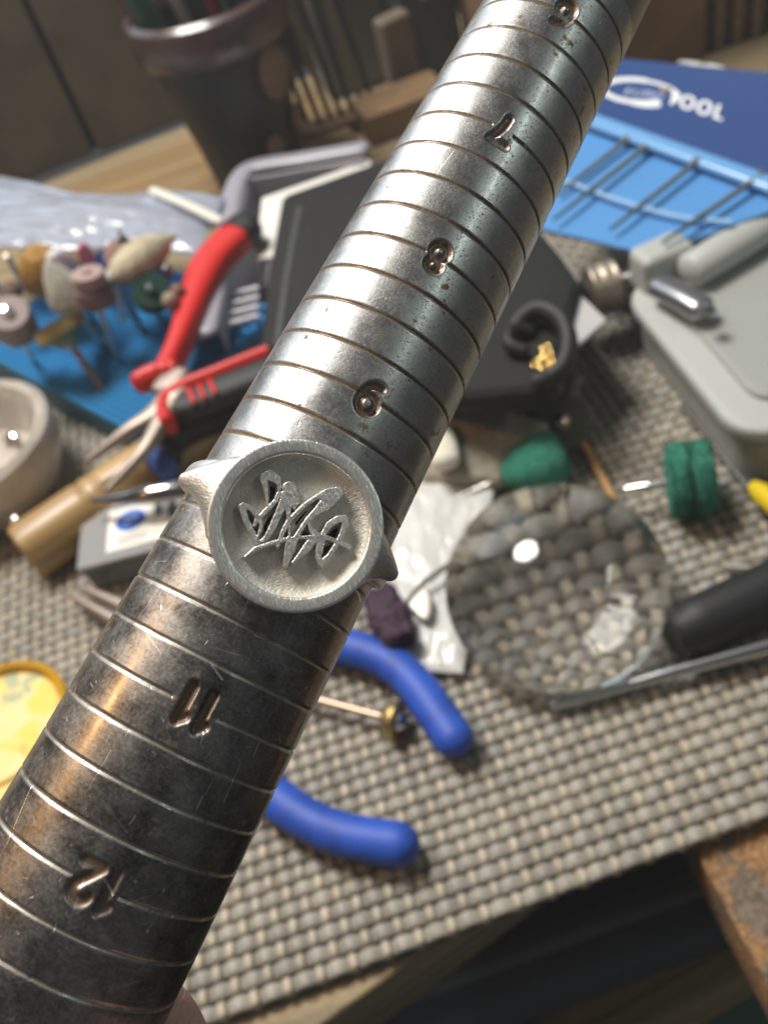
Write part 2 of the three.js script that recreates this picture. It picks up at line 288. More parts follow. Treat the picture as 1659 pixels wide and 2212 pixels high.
// ------------------------------------------------------------------ setting: bench, wall, floor
const BY = -0.0042;                                                  // bench surface under the mat
const wallA = at(160, 397, BY), wallB = at(430, 287, BY), wallDir = wallB.clone().sub(wallA).normalize(), wallZ = (x) => wallA.z + (x - wallA.x) * wallDir.z / wallDir.x;
{
  const f0 = at(700, 2212, BY), f1 = at(899, 2066.7, BY), fd = f1.clone().sub(f0).normalize();
  const e0 = f0.clone().addScaledVector(fd, -0.25), e1 = f0.clone().addScaledVector(fd, 0.125), e2 = at(1780, 1720, BY), bx = (x) => V3(x, BY, wallZ(x) - 0.02);
  const top = structure('bench_top', slab([e0, e1, e2, V3(0.55, BY, -0.14), bx(0.55), bx(-0.6), V3(-0.6, BY, e0.z)], 0.026, 0.0015), mat(0.44, 0.35, 0.215, 0.6, 0, { map: woodTex, mapRep: [9, 3], bump: 0.0003, bumpRep: 40 }));
  // the warm boards at the back of the bench
  const plankMat = M.benchWood;
  for (const [u0, v0, u1, v1, u2, v2, u3, v3] of [[150, 402, 432, 288, 487, 372, 190, 502], [190, 506, 488, 376, 520, 440, 240, 560]]) {
    const q = [at(u0, v0, BY + 0.006), at(u1, v1, BY + 0.006), at(u2, v2, BY + 0.006), at(u3, v3, BY + 0.006)];
    const d = q[1].clone().sub(q[0]); q[1].addScaledVector(d, 0.9); q[2].addScaledVector(d, 0.9); q[0].addScaledVector(d, -0.4); q[3].addScaledVector(d, -0.4);
    const b = part('plank', slab(q, 0.0055, 0.0008), plankMat, top);
  }
  structure('floor', block(V3(0, -0.72, -0.1), [3, 0.04, 3]), mat(0.03, 0.032, 0.03, 0.9));
  // the wall behind: upright boards with open joints
  const wall = structure('wall', block(V3(0, 0.058, wallZ(0) - 0.055), [1.9, 0.13, 0.02], wallDir), mat(0.012, 0.011, 0.010, 0.9));
  const cut = [at(-260, 250, 0.02), at(112, 160, 0.06), at(640, 100, 0.05), at(1180, 60, 0.05), at(1532, 60, 0.05), at(1700, 60, 0.05), at(2100, 60, 0.05)].map((p, i) => { const d = p.clone().sub(eye), k = (wallZ(p.x) - eye.z) / d.z; return eye.x + d.x * k; });
  cut[0] = -0.55; cut[6] = 0.6;
  for (let i = 0; i + 1 < cut.length; i++) {
    const w = cut[i + 1] - cut[i] - 0.0013, x = (cut[i] + cut[i + 1]) / 2;
    part('board', block(V3(x, 0.062, wallZ(x) - 0.036 + (i % 2) * 0.003), [w, 0.13, 0.016], wallDir, 0.0015), i < 3 ? M.wallOlive : i === 3 ? M.wallBrown : i === 4 ? M.wallBeige : M.wallBeige, wall);
  }
}
{
  // under the bench edge: a steel rail, a moulded drawer front and a dark green case
  const lo = (u, v, y) => at(u, v, y);
  const rail = thing('steel_rail', 'dark blue-grey steel rail running under the front of the bench', 'rail', lo(1200, 2020, -0.09));
  part('bar', sweep([lo(560, 2290, -0.09), lo(1560, 1915, -0.09)], [0.016, 0.012], { n: 2, straight: true, m: 20, e: 0.5, }), mat(0.075, 0.09, 0.11, 0.5, 0.1), rail);
  part('lip', sweep([lo(560, 2264, -0.078), lo(1560, 1890, -0.078)], [0.004, 0.003], { n: 2, straight: true, m: 16 }), mat(0.12, 0.13, 0.14, 0.5, 0.1), rail);
  const dr = thing('drawer_front', 'brown moulded wooden drawer front below the bench', 'drawer', lo(1300, 2150, -0.17));
  const a = (k) => lo(1078 - 400 + k[0], 2204 + 208 + k[1], -0.17), b = (k) => lo(1516 + 240 + k[0], 1977 - 125 + k[1], -0.17);
  part('panel', slab([a([0, 0]), b([0, 0]), b([40, 160]), a([60, 215])], 0.03, 0.002), M.darkWood, dr);
  part('moulding', sweep([a([0, 0]), b([0, 0])], () => [0.0022, 0.0035], { n: 2, straight: true, m: 14 }), mat(0.50, 0.36, 0.17, 0.5, 0, { map: woodTex, mapRep: [9, 3] }), dr);
  part('moulding', sweep([a([52, 180]), b([36, 135])], () => [0.009, 0.0045], { n: 2, straight: true, m: 18 }), mat(0.44, 0.32, 0.15, 0.5, 0, { map: woodTex, mapRep: [9, 3] }), dr);
  const gc = thing('green_case', 'dark green case standing in the shade under the bench', 'case', lo(1500, 2260, -0.26));
  part('body', slab([lo(1150, 2330, -0.26), lo(1640, 2120, -0.26), lo(1900, 2400, -0.26), lo(1200, 2600, -0.26)], 0.2, 0.004), mat(0.045, 0.125, 0.095, 0.6), gc);
}
{
  // the bench pin: a scarred wooden block let into the bench edge
  const c = at(1497, 1828, -0.006), d = at(1659, 2131, -0.006), e = d.clone().sub(c), r = V3(-e.z, 0, e.x).negate().normalize();
  const far = c.clone().addScaledVector(e, -0.4), near = c.clone().addScaledVector(e, 1.7), w = 0.075;
  const side = r.x > 0 ? r : r.clone().negate();
  const pin = thing('bench_pin', 'worn orange-brown wooden bench pin sticking out from the bench edge', 'bench pin', c);
  let g = slab([far, near, near.clone().addScaledVector(side, w), far.clone().addScaledVector(side, w)], 0.019, 0.0012);
  const pt = tex(512, 512, (u, v) => {
    const n = fbm(u * 7, v * 7, 7, 5, 21), m = sst(0.50, 0.62, n), f = fbm(u * 60, v * 60, 60, 3, 4), k = 0.75 + 0.5 * (f - 0.5);
    return [lerp(0.80, 0.62, m) * k, lerp(0.61, 0.55, m) * k, lerp(0.41, 0.47, m) * k];
  }, { srgb: true });
  const pm = new THREE.MeshPhysicalMaterial({ roughness: 0.8, map: rep(pt, 16), bumpMap: rep(grainTex, 60), bumpScale: 0.0008 });
  part('block', g, pm, pin);
}

// ------------------------------------------------------------------ woven mat
{
  const PA = 0.01822 * H, PB = 0.0187 * H, yaw = THREE.MathUtils.degToRad(1.77);
  const ax = V3(Math.cos(yaw), 0, -Math.sin(yaw)), az = V3(Math.sin(yaw), 0, Math.cos(yaw));
  const o = at(492, 2015, 0), front = at(774.8, 2103, 0).sub(o).dot(az);            // a raised float lies at o
  const iMin = -34, iMax = 66, jMax = Math.floor(front / PB - 0.30), jMin = jMax - 64;
  const mt = thing('woven_mat', 'grey woven vinyl bench mat with a thick basket weave', 'mat', V3(o.x, -0.0014, o.z)); mt.rotation.y = yaw;
  const lines = tex(256, 256, (u, v) => 0.75 * vnoise(u * 90, v * 3, 90, 13) + 0.25 * fbm(u * 30, v * 30, 30, 3, 15));
  const strandMat = (list) => list.map((c) => { const m = mat(...c, 0.46, 0, { map: blotchTex, mapRep: 45 }); m.bumpMap = rep(lines, 110, 60); m.bumpScale = 0.00011; return m; });
  const weftMat = strandMat([[0.345, 0.33, 0.288], [0.32, 0.308, 0.272], [0.375, 0.352, 0.302], [0.335, 0.318, 0.282]]), warpMat = strandMat([[0.49, 0.43, 0.33], [0.46, 0.405, 0.315], [0.52, 0.455, 0.345], [0.475, 0.42, 0.33]]);
  const prof = (m, two) => { const r = []; for (let k = 0; k <= m; k++) { const a = k / m * 2 * Math.PI, x = Math.cos(a), y = Math.sin(a); r.push([Math.sign(x) * Math.abs(x) ** 0.66, Math.sign(y) * Math.abs(y) ** 0.85 * (two && y > 0 ? 1 - 0.34 * Math.exp(-((x / 0.22) ** 2)) : 1)]); } return r; };
  function strand(along, count, pitch, parity, amp, hw, hh, m, two) {              // count crossings, sine wave of the given parity
    const pos = [], uv = [], idx = [], P = prof(m, two), sub = along ? 6 : 10, rows = count * sub;
    for (let i = 0; i <= rows; i++) {
      const t = i / sub - 0.5,  L = t * pitch, cs = Math.cos(Math.PI * (t + parity)), y = amp * Math.sign(cs) * Math.abs(cs) ** (along ? 0.7 : 0.24);
      const swell = 1 + (along ? 0.06 : 0.10) * cs;
      P.forEach(([a, b], k) => { const w = a * hw * swell, h = y + b * hh; along ? pos.push(L, h, w) : pos.push(w, h, -L); uv.push(k / m * hw * 5, L); });
    }
    for (let i = 0; i < rows; i++) for (let k = 0; k < m; k++) { const q = i * (m + 1) + k; along ? idx.push(q, q + 1, q + m + 1, q + 1, q + m + 2, q + m + 1) : idx.push(q, q + 1, q + m + 1, q + 1, q + m + 2, q + m + 1); }
    const g = new THREE.BufferGeometry(); g.setAttribute('position', new THREE.Float32BufferAttribute(pos, 3)); g.setAttribute('uv', new THREE.Float32BufferAttribute(uv, 2)); g.setIndex(idx); g.computeVertexNormals(); return g;
  }
  const ni = iMax - iMin + 1, nj = jMax - jMin + 1;
  const weft = [0, 1].map((p) => strand(true, ni, PA, p, 0.16 * PB, 0.445 * PB, 0.30 * PB, 16, false));
  const warp = [0, 1].map((p) => strand(false, nj, PB, p, 0.30 * PB, 0.255 * PA, 0.23 * PB, 16, true));
  for (let j = jMin; j <= jMax; j++) {                                              // floats where i + j is even
    const s = new THREE.Mesh(weft[Math.abs(j + iMin) % 2], weftMat[Math.floor(rnd() * 4)]); s.name = 'weft_strand'; s.position.set(iMin * PA, 0, j * PB + rr(-1, 1) * 0.00008); s.castShadow = s.receiveShadow = true; mt.add(s);
  }
  for (let i = iMin; i <= iMax; i++) {
    const s = new THREE.Mesh(warp[Math.abs(i + jMax + 1) % 2], warpMat[Math.floor(rnd() * 4)]); s.name = 'warp_strand'; s.position.set(i * PA + rr(-1, 1) * 0.00010, 0, jMax * PB); s.castShadow = s.receiveShadow = true; mt.add(s);
  }
}

// ------------------------------------------------------------------ ring mandrel
{
  const T0 = 5.55, T1 = 13.5, TH = 1.78, W = 1024, HH = 2048;
  const arc = (x, y, r, a0, a1, n = 14) => Array.from({ length: n + 1 }, (_, i) => { const a = (a0 + (a1 - a0) * i / n) * Math.PI / 180; return [x + r * Math.cos(a), y + r * Math.sin(a)]; });
  const glyph = {
    6: [arc(0, -0.62, 0.78, 0, 360, 22), [[-0.78, -0.62], [-0.72, 0.25], [-0.40, 0.95], [0.15, 1.38], [0.62, 1.36]]],
    7: [[[-0.85, 1.38], [0.85, 1.38]], [[0.85, 1.38], [0.42, 0.55], [0.10, -0.35], [-0.02, -1.42]]],
    8: [arc(0, 0.80, 0.62, 0, 360, 20), arc(0, -0.66, 0.76, 0, 360, 22)],
    9: [arc(0, 0.55, 0.86, 0, 360, 24), [[0.86, 0.55], [0.80, -0.25], [0.48, -0.95], [-0.02, -1.32], [-0.55, -1.34]]],
    1: [[[0.0, 1.5], [0.0, -1.5]], [[0.0, 1.48], [-0.52, 1.02]]],
    2: [arc(0, 0.72, 0.74, 165, -35, 14).concat([[-0.75, -1.38]]), [[-0.75, -1.38], [0.80, -1.38]]],
  };
  // [text, size mark, angle on the rod]
  const stamps = [['6', 6, -0.10], ['7', 7, -0.115], ['8', 8, -0.135], ['9', 9, -0.20], ['11', 11, -0.112], ['12', 12, -0.085]];
  const strokes = [];                                                               // in (circumference, length) millimetres
  for (const [text, t, th] of stamps) {
    [...text].forEach((ch, k) => {
      const off = text.length === 1 ? 0 : ch === '2' ? 0.75 : k ? 0.85 : text === '12' ? -1.15 : -0.95;
      for (const line of glyph[ch]) strokes.push({ t, th, w: ch === '9' || ch === '8' ? 0.40 : 0.44, deep: t > 11.5 ? 0.26 : 0.42, line: line.map(([x, y]) => [x * 1.0 + off, y]) });
    });
  }
  const segDist = (x, y, L) => { let d = 1e9; for (let i = 0; i + 1 < L.length; i++) { const [ax, ay] = L[i], bx = L[i + 1][0] - ax, by = L[i + 1][1] - ay, k = clamp(((x - ax) * bx + (y - ay) * by) / (bx * bx + by * by + 1e-9)); const e = Math.hypot(x - ax - bx * k, y - ay - by * k); if (e < d) d = e; } return d; };
  const PMM = PITCH / mm;
  function digitDepth(t, th) {
    let z = 0;
    for (const s of strokes) {
      const y = (t - s.t) * PMM; if (Math.abs(y) > 2.4) continue;
      const x = (th - s.th) * mRad(t) / mm; if (Math.abs(x) > 3.4) continue;
      const d = segDist(x, y, s.line); z = Math.max(z, s.deep * sst(s.w + 0.16, s.w - 0.24, d));
    }
    return z;
  }
  function inGap(q, th, t) { for (const [text, ts, a] of stamps) if (Math.abs(q - ts) < 0.01) { const x = (th - a) * mRad(t) / mm; if (Math.abs(x) < (text.length > 1 ? 1.9 : 1.15)) return true; } return false; }
  const wob = (q, th) => 0.0022 * (fbm(th * 6 + 40 + q * 3, q * 5 + 3, 512, 3, 31) - 0.5);
  function grooveDepth(t, th) {
    const q = Math.round(t * 4) / 4, y = Math.abs(t - q - wob(q, th)) * PMM, w = 0.145 + 0.04 * (hash(Math.round(q * 4), 3, 1) - 0.5);
    if (y > 0.6 || inGap(q, th, t)) return 0;
    return 0.15 * sst(w + 0.06, w - 0.12, y) - 0.022 * Math.exp(-(((y - w - 0.10) / 0.08) ** 2));
  }
  // surface maps over the visible side: colour, roughness and metalness, relief
  const colA = new Float32Array(W * HH * 3), rouA = new Float32Array(W * HH), metA = new Float32Array(W * HH), bmpA = new Float32Array(W * HH).fill(0.6);
  for (let j = 0; j < HH; j++) for (let i = 0; i < W; i++) {
    const th = -TH + 2 * TH * (i + 0.5) / W, t = T0 + (T1 - T0) * (j + 0.5) / HH, k = j * W + i;
    const X = th * 9.5, Y = t * PMM;
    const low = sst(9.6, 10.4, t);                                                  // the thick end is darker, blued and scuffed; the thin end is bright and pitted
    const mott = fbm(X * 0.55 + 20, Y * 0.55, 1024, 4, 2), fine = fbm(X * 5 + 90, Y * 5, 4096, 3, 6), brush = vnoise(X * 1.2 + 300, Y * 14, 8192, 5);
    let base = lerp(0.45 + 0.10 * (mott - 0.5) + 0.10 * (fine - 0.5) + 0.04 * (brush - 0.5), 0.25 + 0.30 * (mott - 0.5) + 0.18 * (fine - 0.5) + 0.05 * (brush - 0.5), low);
    const pit = fbm(X * 6.5 + 11, Y * 8.5 + 5, 4096, 2, 17), pits = sst(0.63, 0.76, pit) * lerp(0.75, 0.35, low) * sst(0.40, 0.62, mott + 0.12);
    base *= 1 - 0.42 * pits;
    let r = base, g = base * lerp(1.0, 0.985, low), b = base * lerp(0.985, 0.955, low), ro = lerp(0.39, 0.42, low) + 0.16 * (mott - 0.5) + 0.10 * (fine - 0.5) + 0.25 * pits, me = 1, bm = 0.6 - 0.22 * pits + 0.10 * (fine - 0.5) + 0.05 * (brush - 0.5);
    const rust = sst(0.775, 0.82, fbm(X * 0.9 + 70, Y * 0.9 + 9, 1024, 4, 51)) * (1 - low * 0.6);
    if (rust > 0) { r = lerp(r, 0.26, rust * 0.8); g = lerp(g, 0.15, rust * 0.8); b = lerp(b, 0.075, rust * 0.8); ro = lerp(ro, 0.8, rust); me = 1 - 0.6 * rust; }
    const q = Math.round(t * 4) / 4, gy = Math.abs(t - q - wob(q, th)) * PMM;
    if (gy < 0.45 && !inGap(q, th, t)) {                                            // brown grime packed into the marks of the thin half, bare scraped steel in those of the thick half
      const on = sst(0.22, 0.12, gy + 0.10 * (fine - 0.5)), grime = on * lerp(0.95, 0.30, low) * sst(0.05, 0.35, mott + 0.25 * fine);
      r = lerp(r, 0.150 + 0.10 * (fine - 0.5), grime); g = lerp(g, 0.098 + 0.06 * (fine - 0.5), grime); b = lerp(b, 0.045, grime); ro = lerp(ro, 0.75, grime); me = lerp(me, 0.25, grime);
      const bare = on * low * 0.42 * sst(0.15, 0.6, fbm(X * 1.5, Y * 3 + 50, 1024, 3, 63)); r = lerp(r, 0.62, bare); g = lerp(g, 0.58, bare); b = lerp(b, 0.50, bare); ro = lerp(ro, 0.42, bare);
    }
    const dd = digitDepth(t, th);
    if (dd > 0.02) { const on = sst(0.03, 0.2, dd), gr = on * sst(0.30, 0.62, fine * 0.6 + mott * 0.5) * 0.9; r = lerp(r, 0.20, gr); g = lerp(g, 0.115, gr); b = lerp(b, 0.065, gr); ro = lerp(ro, 0.55, on); me = lerp(me, 0.55, gr); }
    colA[k * 3] = r; colA[k * 3 + 1] = g; colA[k * 3 + 2] = b; rouA[k] = ro; metA[k] = me; bmpA[k] = bm;
  }
  // scratches and dings
  function scratch(x, y, dx, dy, len, wid, light, depth) {
    const n = Math.ceil(len * 1.5); for (let s = 0; s <= n; s++) { const cx = x + dx * len * s / n, cy = y + dy * len * s / n; for (let a = -wid; a <= wid; a++) for (let c = -wid; c <= wid; c++) { const ii = Math.round(cx + a), jj = Math.round(cy + c); if (ii < 0 || jj < 0 || ii >= W || jj >= HH) continue; const k = jj * W + ii, f = (1 - s / n * 0.7); for (let h = 0; h < 3; h++) colA[k * 3 + h] = lerp(colA[k * 3 + h], light, 0.8 * f); bmpA[k] -= depth * f; rouA[k] = lerp(rouA[k], 0.35, 0.5); } }
  }
  for (let s = 0; s < 1500; s++) {
    const y = rnd() * HH, lowEnd = y / HH > 0.52, a = (rnd() < 0.6 ? 0 : Math.PI / 2) + rr(-0.5, 0.5); if (!lowEnd && rnd() < 0.7) continue;
    scratch(rnd() * W, y, Math.cos(a), Math.sin(a), rnd() < 0.12 ? rr(30, 90) : rr(3, 18), rnd() < 0.12 ? 1 : 0, lowEnd ? rr(0.45, 0.85) : rr(0.4, 0.75), 0.25);
  }
  const toTex = (fn, srgb) => { const t = tex(W, HH, (u, v, i, j) => fn(j * W + i), { srgb }); t.wrapS = t.wrapT = THREE.ClampToEdgeWrapping; return t; };
  const lin2s = (x) => (x <= 0.0031308 ? 12.92 * x : 1.055 * Math.max(x, 0) ** (1 / 2.4) - 0.055);
  const colT = toTex((k) => [lin2s(colA[k * 3]), lin2s(colA[k * 3 + 1]), lin2s(colA[k * 3 + 2])], true);
  const rmT = toTex((k) => [0, rouA[k], metA[k]]), bT = toTex((k) => bmpA[k]);
  const steel = new THREE.MeshPhysicalMaterial({ map: colT, roughnessMap: rmT, metalnessMap: rmT, roughness: 1, metalness: 1, bumpMap: bT, bumpScale: 0.000032, clearcoat: 0.55, clearcoatRoughness: 0.16 });
  const root = thing('ring_mandrel', 'tapered steel ring mandrel with engraved size marks 6 to 12', 'ring mandrel', P9); root.quaternion.copy(mBasis);
  // the marked part: a dense tapered surface whose marks and numbers are cut into it
  const ths = []; for (let i = 0; i <= 300; i++) ths.push(-TH + 2 * TH * i / 300); for (let i = 1; i <= 30; i++) ths.push(TH + (2 * Math.PI - 2 * TH) * i / 30);
  const NT = 940, pos = [], uv = [], idx = [], m = ths.length;
  for (let j = 0; j <= NT; j++) for (const th of ths) {
    const t = T0 + (T1 - T0) * j / NT, seen = th <= TH + 1e-6, cutD = seen ? Math.max(digitDepth(t, th), grooveDepth(t, th)) : grooveDepth(t, th);
    const lump = seen ? 0.012 * (fbm(th * 4 + 9, t * 6, 512, 3, 77) - 0.5) : 0, r = mRad(t) - (cutD + lump) * mm;
    pos.push(r * Math.sin(th), (t - 9) * PITCH, r * Math.cos(th)); uv.push(clamp((th + TH) / (2 * TH)), (t - T0) / (T1 - T0));
  }
  for (let j = 0; j < NT; j++) for (let i = 0; i < m - 1; i++) { const q = j * m + i; idx.push(q, q + 1, q + m, q + 1, q + m + 1, q + m); }
  const g = new THREE.BufferGeometry(); g.setAttribute('position', new THREE.Float32BufferAttribute(pos, 3)); g.setAttribute('uv', new THREE.Float32BufferAttribute(uv, 2)); g.setIndex(idx); g.computeVertexNormals();
  const body = new THREE.Mesh(g, steel); body.name = 'graduated_shaft'; body.castShadow = body.receiveShadow = true; root.add(body);
  const plain = mat(0.34, 0.335, 0.33, 0.42, 1), plainPart = (name, t0, t1, r0, r1, mt) => { const c = new THREE.Mesh(new THREE.CylinderGeometry(r1, r0, (t1 - t0) * PITCH, 48), mt); c.name = name; c.position.y = ((t0 + t1) / 2 - 9) * PITCH; c.castShadow = true; root.add(c); };
  plainPart('tip_end', 1, T0, mRad(1), mRad(T0), plain); plainPart('thick_end', T1, 16, mRad(T1), mRad(16), plain); plainPart('handle', 16, 20, 0.0105, 0.0095, plain);
}

// ------------------------------------------------------------------ signet ring on the mandrel
{
  const TR = 9.83, TH0 = -0.055, r0 = mRad(TR), C0 = P9.clone().addScaledVector(axis, (TR - 9) * PITCH);
  const nz = mN.clone().multiplyScalar(Math.cos(TH0)).addScaledVector(mB, Math.sin(TH0)).normalize(), nx = axis.clone().cross(nz).normalize();   // x across, y along the rod, z out of the face
  const root = thing('signet_ring', 'brushed silver signet ring with a round dished face, pushed onto the steel mandrel', 'ring', C0);
  root.quaternion.setFromRotationMatrix(new THREE.Matrix4().makeBasis(nx, axis, nz));
  const local = (u, v, z) => { const d = ray(u, v), k = (z - eye.clone().sub(C0).dot(nz)) / d.dot(nz), p = eye.clone().addScaledVector(d, k).sub(C0); return [p.dot(nx), p.dot(axis)]; };
  const zTop = r0 + 4.3 * mm, [hx, hy] = local(641, 1133, zTop), RO = 6.72 * mm;
  const silverBump = tex(512, 512, (u, v) => 0.6 * fbm(u * 60, v * 60, 60, 3, 5) + 0.4 * vnoise(u * 200, v * 200, 200, 9));
  const brushed = tex(512, 512, (u, v) => { const a = 0.9, x = u * Math.cos(a) - v * Math.sin(a), y = u * Math.sin(a) + v * Math.cos(a); return 0.55 * vnoise(x * 18 + 400, y * 120 + 400, 4096, 5) + 0.45 * vnoise(x * 40 + 900, y * 220 + 900, 8192, 6); });
  const satin = mat(0.80, 0.805, 0.785, 0.41, 0.90); satin.bumpMap = rep(brushed, 80); satin.bumpScale = 0.00004; satin.roughnessMap = null;
  const cast = mat(0.66, 0.645, 0.585, 0.70, 0.45); cast.bumpMap = rep(silverBump, 75); cast.bumpScale = 0.00010;
  const add = (name, g, m, parent = root) => { const o = new THREE.Mesh(g, m); o.name = name; o.castShadow = o.receiveShadow = true; parent.add(o); return o; };
  // face: a turned bezel with a flat rim and a dished floor
  const P = (r, z) => new THREE.Vector2(r * 1.06 * mm, zTop + z * mm);
  const rimIn = 5.52, floorZ = -1.25;
  const outer = [P(4.6, -4.2), P(5.9, -3.0), P(6.35, -1.6), P(6.58, -0.7), P(6.70, -0.22), P(6.66, -0.07), P(6.55, -0.01), P(6.42, 0.0), P(5.80, -0.03), P(5.66, -0.06), P(5.57, -0.14), P(5.52, -0.26)];
  const dish = [P(5.52, -0.26), P(5.46, -0.50)]; for (let k = 1; k <= 16; k++) { const a = k / 16 * Math.PI / 2; dish.push(P(5.46 - 1.2 * (1 - Math.cos(a)), -0.50 - (-floorZ - 0.50) * Math.sin(a))); }
  const latheXY = (pts) => { const g = new THREE.LatheGeometry(pts, 160); g.rotateX(Math.PI / 2); const p = g.attributes.position, uv = g.attributes.uv; for (let i = 0; i < p.count; i++) uv.setXY(i, p.getX(i), p.getY(i)); g.translate(hx, hy, 0); return creased(mergeVertices(g, 1e-7), 0.5); };
  { const g = latheXY(outer); const q = g.attributes.position; for (let i = 0; i < q.count; i++) q.setZ(i, q.getZ(i)); add('bezel', g, satin); }
  // LatheGeometry turned by +90 degrees about x maps its y to +z
  add('dish', latheXY(dish), cast);
  // band round the mandrel, narrow below
  {
    const pos = [], uv = [], idx = [], n = 120, m = 18;
    for (let i = 0; i <= n; i++) { const a = i / n * 2 * Math.PI, up = 0.5 + 0.5 * Math.cos(a), w = lerp(1.0, 2.6, up ** 4) * mm, tk = lerp(0.40, 0.70, up ** 2) * mm, R = r0 + tk + 0.05 * mm;
      for (let k = 0; k <= m; k++) { const b = k / m * 2 * Math.PI, X = Math.sign(Math.cos(b)) * Math.abs(Math.cos(b)) ** 0.7, rad = R + tk * Math.sin(b) * (Math.sin(b) < 0 ? 0.98 : 1); pos.push(rad * Math.sin(a), X * w, rad * Math.cos(a)); uv.push(a * R, k / m * w * 4); } }
    for (let i = 0; i < n; i++) for (let k = 0; k < m; k++) { const q = i * (m + 1) + k; idx.push(q, q + m + 1, q + 1, q + 1, q + m + 1, q + m + 2); }
    const g = new THREE.BufferGeometry(); g.setAttribute('position', new THREE.Float32BufferAttribute(pos, 3)); g.setAttribute('uv', new THREE.Float32BufferAttribute(uv, 2)); g.setIndex(idx); g.computeVertexNormals(); add('band', g, satin);
  }
  // two thorn-shaped shoulders: one edge straight, the other hollow
  for (const [u, v, z, z0, straight, hollow, h0, sgn] of [[390, 1038, r0 - 1.6 * mm, r0 + 1.9 * mm, 5.35, 4.5, 2.0, -1], [851, 1248, r0 - 2.0 * mm, r0 + 1.6 * mm, 5.2, 4.6, 1.9, -1]]) {
    const [tx, ty] = local(u, v, z), dx = tx - hx, dy = ty - hy, L = Math.hypot(dx, dy), ex = dx / L, ey = dy / L, k0 = 0.48;
    const px0 = -ey, py0 = ex, sg = (py0 * sgn > 0 ? 1 : -1);                       // the side that looks to the thin end of the rod
    const up = (q) => lerp(straight, 0.55, Math.pow(q, 0.85)), dn = (q) => 0.55 + (hollow - 0.55) * Math.pow(1 - q, 1.9), pts = [];
    for (let k = 0; k <= 16; k++) { const q = k / 16, f = k0 + (1 - k0) * q, o = sg * (up(q) - dn(q)) / 2 * mm; pts.push(V3(hx + dx * f + px0 * o, hy + dy * f + py0 * o, lerp(z0, z, q) + 0.25 * mm * Math.sin(q * Math.PI))); }
    const g = sweep(pts, (q) => [(up(q) + dn(q)) / 2 * mm, (0.60 + (h0 - 0.60) * (1 - q) ** 1.2) * mm], { n: 60, m: 40, up: V3(0, 0, 1), c1: 0.07 });
    add('shoulder', g, satin);
  }
  // raised monogram: strokes [x, y, width] traced in a close view of the face
  const Z = (x, y) => local((550 + x / 4.1475) * 0.8295, (1150 + y / 4.1475) * 0.8295, zTop - 0.4 * mm);
  const S = [
    [[335, 700, 55], [382, 860, 46], [440, 970, 46], [485, 1060, 40], [530, 1088, 30], [600, 1040, 44], [660, 930, 54], [720, 800, 58], [785, 660, 72], [840, 560, 96], [835, 480, 76]],
    [[350, 692, 56], [430, 716, 44], [500, 810, 34], [470, 905, 22]],
    [[535, 850, 30], [538, 930, 26], [515, 1010, 24], [485, 1045, 20]],
    [[572, 370, 60], [640, 365, 92], [705, 400, 70], [740, 470, 34], [738, 540, 30], [700, 640, 40], [620, 722, 42], [540, 805, 44], [470, 905, 26]],
    [[570, 400, 60], [590, 480, 44], [604, 580, 24], [612, 690, 16]],
    [[845, 500, 108], [880, 580, 100], [925, 650, 46], [900, 720, 22]], [[735, 595, 26], [800, 570, 70], [860, 560, 100]],
    [[880, 640, 60], [872, 700, 20]], [[830, 640, 60], [838, 760, 40], [840, 860, 26], [845, 980, 18], [848, 1050, 24]],
    [[1365, 548, 92], [1260, 560, 84], [1130, 605, 40], [1000, 690, 36], [905, 790, 38], [830, 870, 40], [775, 980, 38], [735, 1090, 34], [720, 1130, 30]],
    [[1365, 560, 92], [1270, 640, 110], [1140, 755, 62], [1040, 845, 40], [965, 960, 38], [905, 1060, 50], [855, 1180, 66], [820, 1310, 34]],
    [[845, 1040, 40], [840, 1130, 56], [828, 1240, 56], [812, 1325, 40]],
    [[372, 1240, 22], [480, 1158, 38], [640, 1100, 34], [800, 1058, 38], [960, 1036, 28], [1090, 1032, 40], [1190, 1050, 70]],
    [[1048, 870, 20], [1085, 955, 40], [1170, 1015, 42], [1290, 1052, 40], [1400, 1092, 40], [1490, 1138, 38]],
    [[1205, 1010, 36], [1280, 895, 56], [1370, 838, 60], [1440, 832, 62], [1455, 890, 54], [1410, 1010, 40], [1350, 1120, 38], [1270, 1240, 38], [1195, 1312, 52], [1160, 1240, 44], [1175, 1140, 56], [1190, 1050, 76]],
    [[1100, 1060, 66], [1035, 1150, 70], [950, 1240, 40], [880, 1304, 18]],
  ].map((line) => line.map(([x, y, w]) => [...Z(x, y), w * 1.42 / 133 / 2 * mm]));
  const sd = (x, y) => { let d = 1; for (const L of S) for (let i = 0; i + 1 < L.length; i++) { const [ax, ay, aw] = L[i], [bx, by, bw] = L[i + 1], ex = bx - ax, ey = by - ay, k = clamp(((x - ax) * ex + (y - ay) * ey) / (ex * ex + ey * ey + 1e-15)); const e = Math.hypot(x - ax - ex * k, y - ay - ey * k) - lerp(aw, bw, k); if (e < d) d = e; } return d; };
